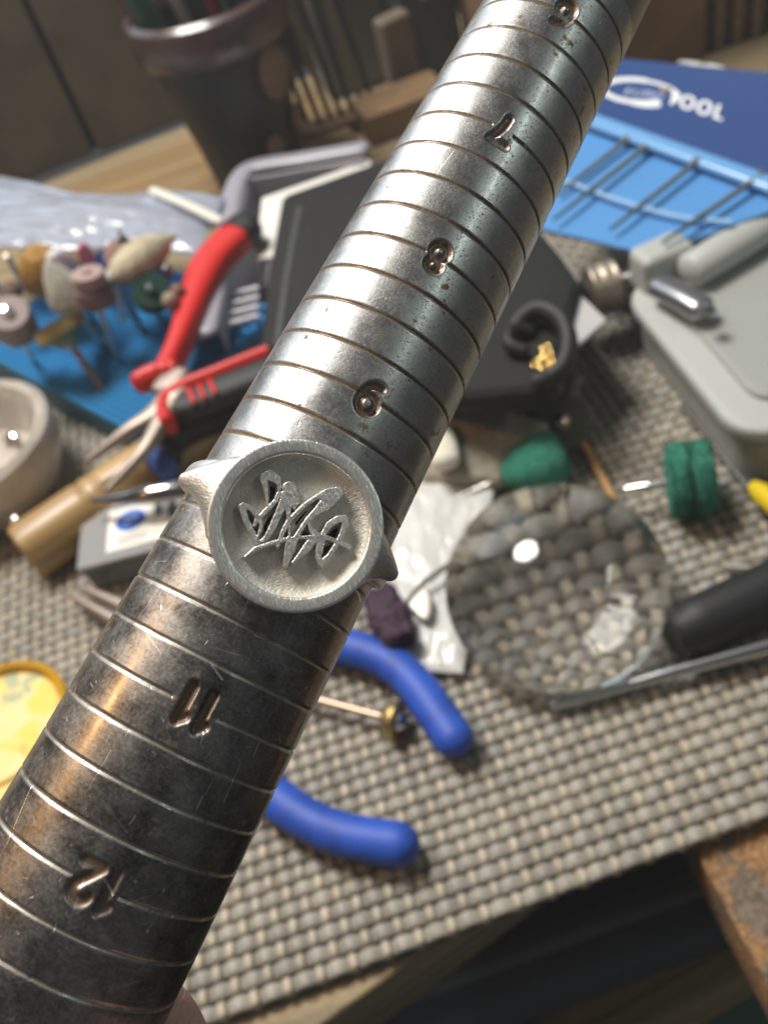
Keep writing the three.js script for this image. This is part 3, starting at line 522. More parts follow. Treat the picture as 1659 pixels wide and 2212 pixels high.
  {
    const st = 0.040 * mm, n = Math.ceil(2 * 5.0 * mm / st), pos = [], uv = [], map = new Int32Array((n + 1) * (n + 1)).fill(-1), D = new Float32Array((n + 1) * (n + 1)), idx = [];
    for (let j = 0; j <= n; j++) for (let i = 0; i <= n; i++) D[j * (n + 1) + i] = sd(hx - 5.0 * mm + i * st, hy - 5.0 * mm + j * st) / mm;
    const zb = zTop + (floorZ - 0.12) * mm, vert = (k) => { if (map[k] < 0) { const i = k % (n + 1), j = (k - i) / (n + 1), d = D[k], x = hx - 5.0 * mm + i * st, y = hy - 5.0 * mm + j * st; map[k] = pos.length / 3; const h = sst(0.085, -0.035, d) * (0.92 + 0.05 * (fbm(x * 4000, y * 4000, 512, 2, 8) - 0.5)); pos.push(x, y, zb + h * mm); uv.push(x, y); } return map[k]; };
    for (let j = 0; j < n; j++) for (let i = 0; i < n; i++) { const k = j * (n + 1) + i, q = [k, k + 1, k + n + 1, k + n + 2]; if (Math.min(...q.map((a) => D[a])) > 0.10) continue; const [a, b, c, d] = q.map(vert); idx.push(a, b, c, b, d, c); }
    const g = new THREE.BufferGeometry(); g.setAttribute('position', new THREE.Float32BufferAttribute(pos, 3)); g.setAttribute('uv', new THREE.Float32BufferAttribute(uv, 2)); g.setIndex(idx); g.computeVertexNormals();
    add('monogram', g, satin);
  }
  // the floor of the dish, with deep wells cut between the strokes
  const wells = [[[405, 745], [440, 790], [472, 850], [472, 905], [440, 920], [418, 850]], [[528, 865], [490, 930], [468, 990], [475, 1020], [505, 1010], [528, 930]], [[612, 455], [716, 450], [714, 560], [670, 650], [612, 695]], [[872, 665], [838, 740], [838, 845], [886, 770]], [[1405, 900], [1310, 925], [1235, 1010], [1350, 1065]], [[1202, 1128], [1332, 1106], [1245, 1236], [1202, 1215]], [[802, 990], [762, 1052], [818, 1048]], [[742, 475], [792, 515], [742, 575]], [[930, 1015], [1078, 1004], [1045, 915], [985, 925]], [[735, 680], [610, 780], [540, 900], [520, 1045], [600, 990], [700, 800]], [[1140, 640], [1000, 720], [890, 840], [900, 960], [1030, 790]], [[800, 1080], [700, 1100], [760, 1060]]].map((poly) => poly.map(([x, y]) => Z(x, y)));
  const inside = (x, y, p) => { let d = 1e9, c = false; for (let i = 0, j = p.length - 1; i < p.length; j = i++) { const [ax, ay] = p[i], [bx, by] = p[j]; if ((ay > y) !== (by > y) && x < (bx - ax) * (y - ay) / (by - ay) + ax) c = !c; const ex = bx - ax, ey = by - ay, k = clamp(((x - ax) * ex + (y - ay) * ey) / (ex * ex + ey * ey)); d = Math.min(d, Math.hypot(x - ax - ex * k, y - ay - ey * k)); } return (c ? -d : d) / mm; };
  {
    const RF = 4.27 * 1.06 * mm, nr = 110, na = 300, pos = [], uv = [], idx = [];
    for (let j = 0; j <= nr; j++) for (let i = 0; i <= na; i++) { const r = RF * j / nr, a = i / na * 2 * Math.PI, x = hx + r * Math.cos(a), y = hy + r * Math.sin(a); let d = 9; wells.forEach((w, k) => { d = Math.min(d, inside(x, y, w) + (k > 8 ? 0.22 : 0)); }); pos.push(x, y, zTop + (floorZ - 0.05 * (1 - (j / nr) ** 2) - 1.9 * sst(0.05, -0.07, d)) * mm); uv.push(x, y); }
    for (let j = 0; j < nr; j++) for (let i = 0; i < na; i++) { const q = j * (na + 1) + i; idx.push(q, q + na + 1, q + 1, q + 1, q + na + 1, q + na + 2); }
    const g = new THREE.BufferGeometry(); g.setAttribute('position', new THREE.Float32BufferAttribute(pos, 3)); g.setAttribute('uv', new THREE.Float32BufferAttribute(uv, 2)); g.setIndex(idx); g.computeVertexNormals(); const nn = g.attributes.normal; if (nn.getZ(10 * (na + 1)) < 0) { for (let i = 0; i < idx.length; i += 3) [idx[i + 1], idx[i + 2]] = [idx[i + 2], idx[i + 1]]; g.setIndex(idx); g.computeVertexNormals(); } add('dish_floor', g, cast);
  }
}

// ------------------------------------------------------------------ pliers
{
  // round-nose pliers with blue grips, lying under the mandrel
  const y = 0.0075, P = (u, v, h = y) => at(u, v, h), o = thing('blue_pliers', 'round-nose pliers with plain blue vinyl grips lying open on the mat', 'pliers', P(430, 1450, 0));
  const w = (s) => lerp(0.0045, 0.0057, sst(0, 0.5, s));
  part('handle', sweep([P(470, 1462), P(640, 1392), P(840, 1430), P(1004, 1625)], (s) => [w(s), w(s) * 0.92], { n: 60, m: 22, c1: 0.06, c0: 0.02 }), M.blueVinyl, o);
  part('handle', sweep([P(470, 1500), P(560, 1685), P(700, 1788), P(905, 1832)], (s) => [w(s), w(s) * 0.92], { n: 60, m: 22, c1: 0.07, c0: 0.02 }), M.blueVinyl, o);
  part('joint', turned(P(432, 1452, 0.0035), P(432, 1452, 0.012).setX(P(432, 1452, 0.0035).x).setZ(P(432, 1452, 0.0035).z), [[0, 0], [0.0078, 0], [0.0086, 0.001], [0.0086, 0.0075], [0.0078, 0.0085], [0.003, 0.0087], [0, 0.0087]]), M.steel, o);
  part('jaw', sweep([P(425, 1430), P(330, 1345), P(165, 1262, 0.007)], (s) => [lerp(0.0058, 0.0010, s), lerp(0.0052, 0.0010, s)], { n: 30, m: 20, c1: 0.02 }), M.rosySteel, o);
  part('jaw', sweep([P(432, 1475), P(320, 1385), P(150, 1283, 0.007)], (s) => [lerp(0.0058, 0.0010, s), lerp(0.0052, 0.0010, s)], { n: 30, m: 20, c1: 0.02 }), M.rosySteel, o);
}
{
  // red pliers resting on the blue board and the wooden handle
  const P = (u, v, h = 0.034) => at(u, v, h), o = thing('red_pliers', 'long-nose pliers with red and black grips resting open on the blue board', 'pliers', P(345, 860, 0.028));
  const g1 = part('handle', sweep([P(352, 822), P(382, 760), P(408, 690), P(430, 625), P(462, 562), P(530, 495)], (s) => [lerp(0.0042, 0.0085, sst(0.1, 0.85, s)), lerp(0.0055, 0.0062, s)], { n: 60, m: 26, e: 0.75, c0: 0.02, c1: 0.02 }), M.redVinyl, o);
  part('grip_end', sweep([P(510, 513), P(528, 497), P(556, 478)], (s) => [0.0091, 0.0068], { n: 20, m: 24, e: 0.8, c1: 0.55 }), M.blackRubber, g1);
  part('grip_edge', sweep([P(336, 822, 0.0295), P(366, 760, 0.0295), P(392, 690, 0.0295), P(412, 630, 0.0295)], (s) => [0.0030, 0.003], { n: 40, m: 14, c0: 0.05, c1: 0.05 }), M.blackRubber, g1);
  part('guard', sweep([P(392, 800), P(345, 808), P(312, 822), P(291, 838)], (s) => [0.0040, 0.0050], { n: 24, m: 18, c0: 0.1, c1: 0.16 }), M.redVinyl, g1);
  const g2 = part('handle', sweep([P(368, 925), P(358, 895), P(366, 868), P(398, 845), P(470, 815), P(600, 762)], (s) => [0.0030, 0.0050], { n: 50, m: 18, c0: 0.04, c1: 0.03 }), M.redVinyl, o);
  part('grip_pad', sweep([P(372, 905, 0.032), P(392, 888, 0.032), P(470, 850, 0.032), P(610, 795, 0.032)], (s) => [lerp(0.0050, 0.0070, sst(0, 0.3, s)), 0.0048], { n: 40, m: 20, e: 0.8, c0: 0.10, c1: 0.03 }), M.blackRubber, g2);
  for (const u of [412, 434, 457]) { const v = 868 - (u - 400) * 0.44; part('stripe', sweep([P(u - 5, v - 22, 0.0365), P(u + 4, v - 4, 0.0372), P(u + 10, v + 10, 0.0362)], 0.0010, { n: 10, m: 10, c0: 0.1, c1: 0.1 }), M.redVinyl, g2); }
  part('joint', sweep([P(352, 862, 0.033), P(396, 800, 0.033)], () => [0.0062, 0.0040], { n: 4, m: 20, straight: true, e: 0.6, c0: 0.2, c1: 0.2 }), M.rosySteel, o);
  part('jaw', sweep([P(372, 862), P(330, 900), P(280, 930), P(185, 1000, 0.030)], (s) => [lerp(0.0060, 0.0009, Math.pow(s, 0.6)), lerp(0.0040, 0.0012, s)], { n: 30, m: 18, e: 0.7, c1: 0.02 }), M.rosySteel, o);
  part('jaw', sweep([P(380, 850), P(345, 920), P(310, 975), P(228, 1065, 0.030)], (s) => [lerp(0.0066, 0.0009, Math.pow(s, 0.55)), lerp(0.0040, 0.0012, s)], { n: 30, m: 18, e: 0.7, c1: 0.02 }), M.rosySteel, o);
}
{
  // black and blue pliers half hidden by the ring
  const P = (u, v, h = 0.020) => at(u, v, h), o = thing('black_pliers', 'polished pliers with black and navy grips under the red pliers', 'pliers', P(380, 1040, 0.008));
  const h = part('handle', sweep([P(360, 1010), P(352, 975), P(372, 945), P(420, 915), P(500, 888), P(600, 868)], (s) => [lerp(0.0065, 0.0080, s), 0.0068], { n: 50, m: 22, c0: 0.08, c1: 0.02 }), M.blackRubber, o);
  part('grip_edge', sweep([P(372, 1018, 0.0215), P(347, 1000, 0.0215), P(343, 972, 0.0215), P(362, 942, 0.0215), P(400, 915, 0.0215)], (s) => [0.0042, 0.0056], { n: 40, m: 16, c0: 0.08, c1: 0.1 }), M.navyVinyl, h);
  part('jaw', sweep([P(196, 1080, 0.023), P(262, 1077, 0.024), P(330, 1066, 0.024), P(440, 1050, 0.021)], (s) => [lerp(0.0010, 0.0042, sst(0, 0.7, s)), lerp(0.0010, 0.0036, sst(0, 0.7, s))], { n: 40, m: 20, c0: 0.03 }), mat(0.42, 0.40, 0.40, 0.12, 1), o);
}
// ------------------------------------------------------------------ left side of the bench
{
  const A = at(52, 1198, 0.0105), B = at(480, 905, 0.0105), r = 0.0112, o = thing('wooden_burnisher', 'pale varnished turned wooden tool handle lying on the mat', 'hand tool', at(52, 1198, 0)), L = A.distanceTo(B);
  part('grip', turned(A, B, [[0, 0], [r * 0.90, 0.0004], [r * 0.97, 0.0012], [r, 0.004], [r, L * 0.30], [r * 0.985, L * 0.318], [r * 0.94, L * 0.325], [r * 0.94, L * 0.331], [r * 0.985, L * 0.338], [r, L * 0.35], [r * 0.99, L * 0.385], [r * 0.95, L * 0.392], [r * 0.95, L * 0.398], [r * 0.99, L * 0.405], [r, L * 0.42], [r * 0.96, L * 0.8], [r * 0.85, L], [0, L]], 40), M.paleWood, o);
}
{
  const d = at(340, 1170, 0.0146).sub(at(210, 1205, 0.0146)), n = V3(d.z, 0, -d.x).normalize(), dn = d.clone().normalize(), w = 0.026, L = 0.060;
  const bk = n.z < 0 ? n : n.clone().negate(), c = at(170, 1226, 0.0146).addScaledVector(dn, L / 2).addScaledVector(bk, w / 2);
  const o = thing('parts_box', 'small clear grey plastic parts box with a white paper label on its lid', 'box', V3(c.x, 0.0005, c.z));
  part('body', block(c.clone().setY(0.0062), [L, 0.0105, w], dn, 0.0012), mat(0.30, 0.30, 0.30, 0.25, 0, { transmission: 0.4, thickness: 0 }), o);
  const lid = part('lid', block(c.clone().setY(0.0132), [L + 0.002, 0.0028, w + 0.002], dn, 0.001), mat(0.36, 0.36, 0.355, 0.25, 0, { transmission: 0.3, thickness: 0 }), o);
  const t = canvasTex(512, 256, (g, W, Hh) => {
    g.fillStyle = '#f0efe8'; g.fillRect(0, 0, W, Hh); g.fillStyle = '#2160c8'; g.beginPath(); g.arc(92, 92, 62, 0, 7); g.fill();
    g.fillStyle = '#cfe0f8'; g.font = 'bold 24px sans-serif'; g.fillText('ORIG', 60, 80); g.fillText('INAL', 62, 108);
    g.fillStyle = '#3a3a3c'; g.font = 'bold 34px sans-serif'; for (let k = 0; k < 5; k++) { g.fillRect(190 + k * 58, 26, 26, 80 + (k * 37) % 40); } g.font = '20px sans-serif'; g.fillStyle = '#77787a'; for (let k = 0; k < 3; k++) g.fillRect(40, 180 + k * 20, 120 + 60 * (k % 2), 8);
  });
  const e0 = c.clone().addScaledVector(dn, -L / 2 + 0.010).addScaledVector(bk, -w / 2 + 0.003).setY(0.0149), e1 = e0.clone().addScaledVector(dn, L - 0.013), e2 = e1.clone().addScaledVector(bk, w - 0.006), e3 = e0.clone().addScaledVector(bk, w - 0.006);
  part('label', sheet(e0, e1, e2, e3), new THREE.MeshStandardMaterial({ map: t, roughness: 0.7 }), lid);
}
{
  // shallow stone bowl at the left edge with a few silver scraps
  const c = at(-88, 955, 0.030).setY(0), R = 0.0365, o = thing('stone_bowl', 'pale mottled stone bowl holding silver scraps beside the blue board', 'bowl', c);
  part('shell', turned(c, c.clone().setY(1), [[0, 0.001], [R * 0.60, 0.001], [R * 0.82, 0.006], [R * 0.96, 0.017], [R, 0.026], [R * 0.985, 0.030], [R * 0.93, 0.032], [R * 0.86, 0.0305], [R * 0.80, 0.024], [R * 0.66, 0.013], [R * 0.40, 0.008], [0, 0.007]], 64), M.ceramic, o);
  for (const [u, v, s] of [[0, 1085, 0.006], [-8, 1120, 0.007], [8, 950, 0.005], [-20, 1030, 0.006]]) {
    const p = at(u, v, 0.012); const q = thing('silver_scrap', 'small bright silver offcut lying in the stone bowl', 'scrap', p.clone().setY(0.009), 'silver offcuts in the bowl');
    part('piece', sweep([p, p.clone().add(V3(s, 0.003, s * 0.4)), p.clone().add(V3(s * 1.4, 0.001, s * 1.3))], (t) => [s * 0.35, s * 0.16], { n: 12, m: 12, c0: 0.2, c1: 0.2 }), M.chrome, q);
  }
}
// the blue ribbed board and the polishing points stuck in it
const boardTop = 0.016;
{
  const a = at(290, 934, boardTop), b = at(108, 838, boardTop), d = b.clone().sub(a).normalize(), n0 = V3(-d.z, 0, d.x), n = n0.z < 0 ? n0 : n0.negate(), L = 0.13, W = 0.085;
  const c = a.clone().addScaledVector(d, L / 2).addScaledVector(n, W / 2), o = thing('blue_board', 'bright blue ribbed foam board holding polishing points', 'holder', c.clone().setY(0));
  part('base', block(c.clone().setY(0.0065), [L, 0.012, W], d, 0.001), mat(0.030, 0.115, 0.20, 0.6), o);
  const ribs = 26, rib = M.blueFoam;
  for (let k = 0; k < ribs; k++) { const p = a.clone().addScaledVector(n, W * (k + 0.5) / ribs), q = p.clone().addScaledVector(d, L); p.y = q.y = boardTop - 0.0030; part('rib', sweep([p, q], [W / ribs * 0.47, 0.0030], { n: 2, m: 12, straight: true, c0: 0.006, c1: 0.006 }), rib, o); }
}
function point(name, label, from, to, shank, heads, shankMat = M.steel) {            // a rotary tool: shank plus heads [part, profile, material] turned on the same line
  const o = thing(name, label, 'rotary tool', from.clone().lerp(to, 0.0), 'rotary tools stuck in the blue board'); o.userData.group = undefined; delete o.userData.group;
  part('shank', rod(from, to, shank), shankMat, o);
  const dir = to.clone().sub(from).normalize();
  for (let [pn, prof, m, back = 0] of heads) { prof = prof.map(([r, y]) => [r * 0.86, y * 0.9]); const a = to.clone().addScaledVector(dir, -back); part(pn, turned(a, a.clone().add(dir), prof), m, o); }
  return o;
}
{
  const S = 0.00118, P = at;
  const cone = (r, h) => [[0, 0], [r, 0.0004], [r, 0.001], [r * 0.96, h * 0.2], [r * 0.6, h * 0.65], [r * 0.2, h * 0.96], [0, h]];
  const bullet = (r, h) => [[0, 0], [r * 0.55, 0], [r * 0.9, h * 0.18], [r, h * 0.45], [r * 0.85, h * 0.72], [r * 0.5, h * 0.93], [0, h]];
  const drum = (r, h) => [[0, 0], [r * 0.92, 0], [r, h * 0.08], [r, h * 0.92], [r * 0.92, h], [r * 0.3, h], [r * 0.28, h + 0.0012], [0, h + 0.0012]];
  const cup = (r, h) => [[0, 0], [r * 0.35, 0], [r * 0.5, h * 0.25], [r, h * 0.6], [r, h], [r * 0.9, h], [r * 0.82, h * 0.75], [0, h * 0.7]];
  const b = (u, v) => P(u, v, boardTop - 0.002);
  point('felt_point', 'large tan felt bullet point standing in the blue board', b(150, 700), P(108, 610, 0.040), S, [['felt', bullet(0.0125, 0.026), M.tan, 0.004]]);
  point('felt_cone', 'white felt cone point standing in front of the tan felt bullet', b(230, 760), P(150, 640, 0.044), S, [['felt', cone(0.0105, 0.021), M.white, 0.002]]);
  point('rubber_wheel', 'mauve rubber wheel pair on a mandrel in the blue board', b(260, 790), P(212, 655, 0.044), S, [['wheel', drum(0.0088, 0.0085), M.mauve], ['upper_wheel', drum(0.0078, 0.0060).map(([r, y]) => [r, y + 0.0095]), mat(0.36, 0.26, 0.24, 0.7), 0]]);
  point('white_cone', 'small pale grey rubber cone point among the polishing points', b(150, 640), P(128, 572, 0.048), S, [['tip', cone(0.0075, 0.016), mat(0.62, 0.60, 0.64, 0.6)]]);
  point('pink_stick', 'slim pink rubber point among the polishing points', b(230, 650), P(196, 572, 0.046), S, [['tip', bullet(0.0040, 0.022), M.pink]]);
  point('brown_buff', 'dark reddish brown rubber wheel below the plastic bag', b(300, 640), P(268, 560, 0.046), S, [['wheel', drum(0.0090, 0.0050), mat(0.20, 0.095, 0.075, 0.6)]]);
  point('wood_spindle', 'cream spindle-shaped felt point with a long grey shank', b(312, 722), P(248, 600, 0.046), 0.0018, [['collar', drum(0.0030, 0.004), M.steel]]);
  { const o = thing('cream_spindle', 'cream spindle-shaped felt point lying across other polishing points', 'polishing point', P(295, 570, 0.044)); part('felt', turned(P(236, 606, 0.048), P(352, 526, 0.048), [[0, 0], [0.002, 0], [0.0060, 0.006], [0.0082, 0.014], [0.0075, 0.022], [0.0045, 0.029], [0.0020, 0.0315], [0.0020, 0.034], [0, 0.034]]), M.cream, o); part('ferrule', turned(P(240, 603, 0.048), P(230, 611, 0.048), [[0, 0], [0.0026, 0], [0.0026, 0.005], [0, 0.005]]), M.steel, o); }
  point('green_pad', 'dark green abrasive pad wheel with bright screw heads', b(345, 690), P(330, 640, 0.036), S, [['pad', drum(0.0092, 0.0080), M.darkGreenFelt], ['screw_head', [[0, 0], [0.0022, 0], [0.0018, 0.0012], [0, 0.0015]].map(([r, y]) => [r, y + 0.0100]), M.chrome]]);
  point('cup_brush', 'brass-coloured steel cup brush tilted over the blue board', b(224, 845), P(148, 735, 0.036), 0.0015, [['cup', cup(0.0125, 0.011), M.brass, 0.002], ['bristles', [[0, 0.006], [0.0110, 0.006], [0.0112, 0.0115], [0.0105, 0.0122], [0, 0.0118]], mat(0.09, 0.075, 0.050, 0.75, 0.4, { bump: 0.001, bumpRep: 200 }), 0.002]], mat(0.40, 0.29, 0.21, 0.4, 1));
  point('mauve_drum', 'greyish mauve rubber drum standing behind the stone bowl', b(80, 790), P(40, 715, 0.040), S, [['drum', drum(0.0100, 0.016), mat(0.24, 0.19, 0.19, 0.6)], ['screw_head', [[0, 0], [0.003, 0], [0.0024, 0.0016], [0, 0.002]].map(([r, y]) => [r, y + 0.017]), M.chrome]]);
  point('slim_bur', 'dark steel bur with a fine tip pointing up at the bag', b(300, 600), P(268, 522, 0.052), S, [['tip', [[0, 0], [0.0022, 0], [0.0024, 0.003], [0.0009, 0.006], [0.0007, 0.016], [0, 0.0165]], M.darkSteel]]);
  for (const [u0, v0, u1, v1, r, h, m, what] of [[375, 660, 362, 590, 0.0032, 0.006, M.darkSteel, 'dark steel ball bur beside the dark green pad'], [395, 690, 385, 632, 0.0036, 0.005, mat(0.20, 0.10, 0.07, 0.6), 'reddish brown rubber knob bur near the red pliers'], [205, 700, 178, 622, 0.0030, 0.009, M.darkSteel, 'dark cylinder bur between the mauve wheels and the cone'], [330, 650, 305, 548, 0.0022, 0.010, mat(0.34, 0.30, 0.26, 0.5, 0.6), 'grey tapered bur behind the cream spindle'], [60, 730, 28, 640, 0.0060, 0.008, mat(0.12, 0.075, 0.06, 0.7), 'dark brown bristle wheel beside the mauve drum'], [110, 660, 80, 545, 0.0026, 0.012, M.darkSteel, 'dark flame bur behind the tan felt bullet'], [270, 700, 232, 540, 0.0020, 0.008, M.darkSteel, 'fine dark bur standing behind the mauve wheels'], [385, 720, 370, 655, 0.0040, 0.007, mat(0.30, 0.24, 0.19, 0.7), 'dull beige abrasive bur below the dark green pad']]) point('small_bur', what, b(u0, v0), P(u1, v1, 0.040), 0.0011, [['tip', bullet(r, h), m]]);
  for (const [u0, v0, u1, v1, m] of [[62, 640, 20, 560, M.steel], [30, 690, -20, 590, M.darkSteel], [92, 610, 48, 530, M.steel], [10, 640, -50, 560, M.darkSteel]]) point('bare_shank', 'thin bare steel tool shank at the left of the polishing points', b(u0, v0), P(u1, v1, 0.046), 0.0013, [['tip', [[0, 0], [0.0016, 0], [0.0016, 0.003], [0, 0.0035]], m]], m).userData.group = 'bare shanks left of the polishing points';
}
{
  // plastic bag behind the points
  const o = thing('plastic_bag', 'crumpled clear plastic bag lying behind the polishing points', 'bag', at(230, 480, 0.03));
  part('film', pillow(at(-40, 532, 0.052), at(430, 545, 0.036), at(492, 440, 0.030), at(-40, 392, 0.048), 0.010, 0.0042, { n: 70, freq: 2.4, s: 3, folds: 0.9 }), M.bag, o);
  part('seal', sweep([at(325, 408, 0.046), at(400, 440, 0.044), at(480, 478, 0.042)], [0.0022, 0.0012], { n: 20, m: 10, c0: 0.05, c1: 0.05 }), mat(0.74, 0.72, 0.66, 0.4), o);
}
{
  const d = at(20, 330, 0), o = thing('teal_bottle', 'dark teal bottle at the left end of the bench by the wall', 'bottle', d);
  part('body', turned(d, d.clone().setY(1), [[0, 0], [0.028, 0.001], [0.030, 0.005], [0.030, 0.045], [0.026, 0.052], [0, 0.055]]), M.teal, o);
}

// ------------------------------------------------------------------ back of the bench
{
  // glazed pot full of tools
  const c = at(572, 398, BY), o = thing('tool_pot', 'dark glazed pottery pot with a thick brown rim holding tools', 'pot', c), hgt = 0.098;
  part('body', turned(c, c.clone().setY(1), [[0, 0], [0.020, 0], [0.0235, 0.003], [0.0265, 0.03], [0.0315, 0.06], [0.0335, hgt - 0.022], [0.0335, hgt - 0.008], [0.031, hgt - 0.006], [0.029, 0.05], [0.020, 0.006], [0, 0.006]], 56), mat(0.010, 0.013, 0.019, 0.5, 0, { bump: 0.0003, bumpRep: 20 }), o);
  part('rim', turned(c, c.clone().setY(1), [[0.033, hgt - 0.020], [0.0385, hgt - 0.019], [0.0405, hgt - 0.014], [0.0410, hgt - 0.006], [0.0395, hgt - 0.001], [0.0365, hgt + 0.001], [0.0335, hgt - 0.001], [0.0325, hgt - 0.006]], 56), mat(0.085, 0.052, 0.050, 0.32, 0, { clearcoat: 0.4, clearcoatRoughness: 0.12, map: blotchTex, mapRep: 20 }), o);
  // bare clay patches where the glaze is missing
  for (const [th, y, w, h] of [[0.75, 0.064, 0.011, 0.013], [1.15, 0.034, 0.006, 0.008], [0.42, 0.030, 0.005, 0.006], [1.25, 0.012, 0.008, 0.007]]) {
    const r = 0.0262 + y * 0.105, p = c.clone().add(V3(Math.sin(th) * r, y, Math.cos(th) * r)), q = new THREE.SphereGeometry(1, 16, 10); q.scale(w, h, 0.0022); q.rotateY(th); q.translate(p.x, p.y, p.z); part('clay_patch', q, mat(0.21, 0.135, 0.085, 0.7, 0, { map: blotchTex, mapRep: 1 }), o);
  }
  const sticks = [['green_tube', 'thick dark green plastic tube leaning in the pot', -0.018, 0.008, -0.05, 0.012, 0.0065, M.bottleGreen], ['maroon_pencil', 'maroon pencil standing in the middle of the pot', 0.004, 0.006, 0.01, 0.0, 0.0038, M.maroon], ['clear_rod', 'grey glass rod standing in the pot', -0.004, 0.012, -0.03, 0.01, 0.0030, mat(0.30, 0.30, 0.27, 0.15)], ['green_pencil', 'slim green pencil standing beside the maroon pencil', 0.010, 0.0, 0.02, -0.01, 0.0032, mat(0.02, 0.09, 0.055, 0.4)], ['dark_file', 'black file handle leaning at the right of the pot', 0.018, -0.004, 0.05, -0.02, 0.0045, M.blackRubber], ['purple_pencil', 'dark purple pencil leaning by the black file handle', 0.014, 0.010, 0.04, 0.0, 0.0035, mat(0.05, 0.015, 0.05, 0.4)], ['red_edge_file', 'thin dark red handle beside the green tube', -0.024, 0.002, -0.055, 0.0, 0.003, M.maroon]];
  for (const [name, label, x, z, lx, lz, r, m] of sticks) { const a = c.clone().add(V3(x * 0.5, 0.012, z * 0.5)), b = c.clone().add(V3(x + lx * 0.4, hgt + 0.06, z + lz * 0.4)), q = thing(name, label, 'tool', a); part('shaft', rod(a, b, r * 0.9, r, { c1: 0.03 }), m, q); const e = b.clone().sub(a).normalize(); part('end_cap', rod(b.clone().addScaledVector(e, 0.0002), b.clone().addScaledVector(e, 0.006), r * 1.04, r * 0.9, { c1: 0.3 }), M.gold, q); }
}
{
  // needle files in a wooden block
  const c = at(725, 290, BY), dir = V3(1, 0, -0.05).normalize(), o = thing('file_block', 'brown wooden block with a row of holes for needle files', 'file stand', c);
  part('block', block(c.clone().add(V3(0, 0.005, 0)), [0.062, 0.009, 0.018], dir, 0.0015), mat(0.30, 0.185, 0.105, 0.6, 0, { map: woodTex, mapRep: [9, 3] }), o);
  for (let k = 0; k < 9; k++) {
    const a = c.clone().addScaledVector(dir, -0.026 + k * 0.0065).add(V3(0, 0.004, rr(-0.003, 0.003))), b = a.clone().add(V3(-0.012 + rr(-0.004, 0.004), 0.115 + rr(-0.01, 0.01), -0.006)), q = thing('needle_file', k % 3 === 1 ? 'slim brownish needle file standing in the wooden block' : 'slim blackish needle file standing in the wooden block', 'file', a, 'needle files in the wooden block');
    const m = k % 3 === 1 ? mat(0.20, 0.165, 0.105, 0.5, 0.4) : mat(0.055, 0.060, 0.062, 0.5, 0.5);
    part('blade', rod(a, a.clone().lerp(b, 0.62), 0.0016, 0.0022), m, q); part('tang', rod(a.clone().lerp(b, 0.62), b, 0.0014, 0.0014), m, q);
  }
  // grey motor housing and dark stand behind
  const g = at(800, 215, BY), mo = thing('motor_box', 'grey metal motor housing with a pale label behind the needle files', 'motor', g);
  part('housing', block(g.clone().add(V3(0.0, 0.05, -0.03)), [0.045, 0.10, 0.03], dir, 0.004), mat(0.125, 0.118, 0.105, 0.5, 0, { bump: 0.0001, bumpRep: 50 }), mo);
  part('name_plate', block(g.clone().add(V3(-0.004, 0.068, -0.0135)), [0.026, 0.012, 0.002], dir, 0.0006), mat(0.36, 0.40, 0.37, 0.3, 0.3), mo);
  const st = at(930, 205, BY), sd = thing('dark_stand', 'dark blue-grey cast stand between the motor and the wall', 'stand', st);
  part('column', block(st.clone().add(V3(0.01, 0.06, -0.03)), [0.035, 0.13, 0.03], dir, 0.004), mat(0.035, 0.042, 0.052, 0.5), sd);
  part('bracket', block(st.clone().add(V3(-0.012, 0.028, -0.010)), [0.020, 0.036, 0.012], V3(0.9, 0, -0.3), 0.003), mat(0.16, 0.125, 0.095, 0.6), sd);
  part('clip', block(st.clone().add(V3(0.012, 0.060, -0.012)), [0.012, 0.026, 0.008], dir, 0.002), mat(0.17, 0.165, 0.15, 0.5), sd);
  const wb = at(860, 268, BY), wo = thing('wood_offcut', 'pale tan wooden offcut lying behind the black pouch', 'wood block', wb);
  part('block', block(wb.clone().add(V3(0.004, 0.0085, 0)), [0.05, 0.016, 0.03], V3(0.94, 0, -0.1), 0.001), mat(0.30, 0.19, 0.10, 0.6, 0, { map: woodTex, mapRep: [9, 3] }), wo);
}
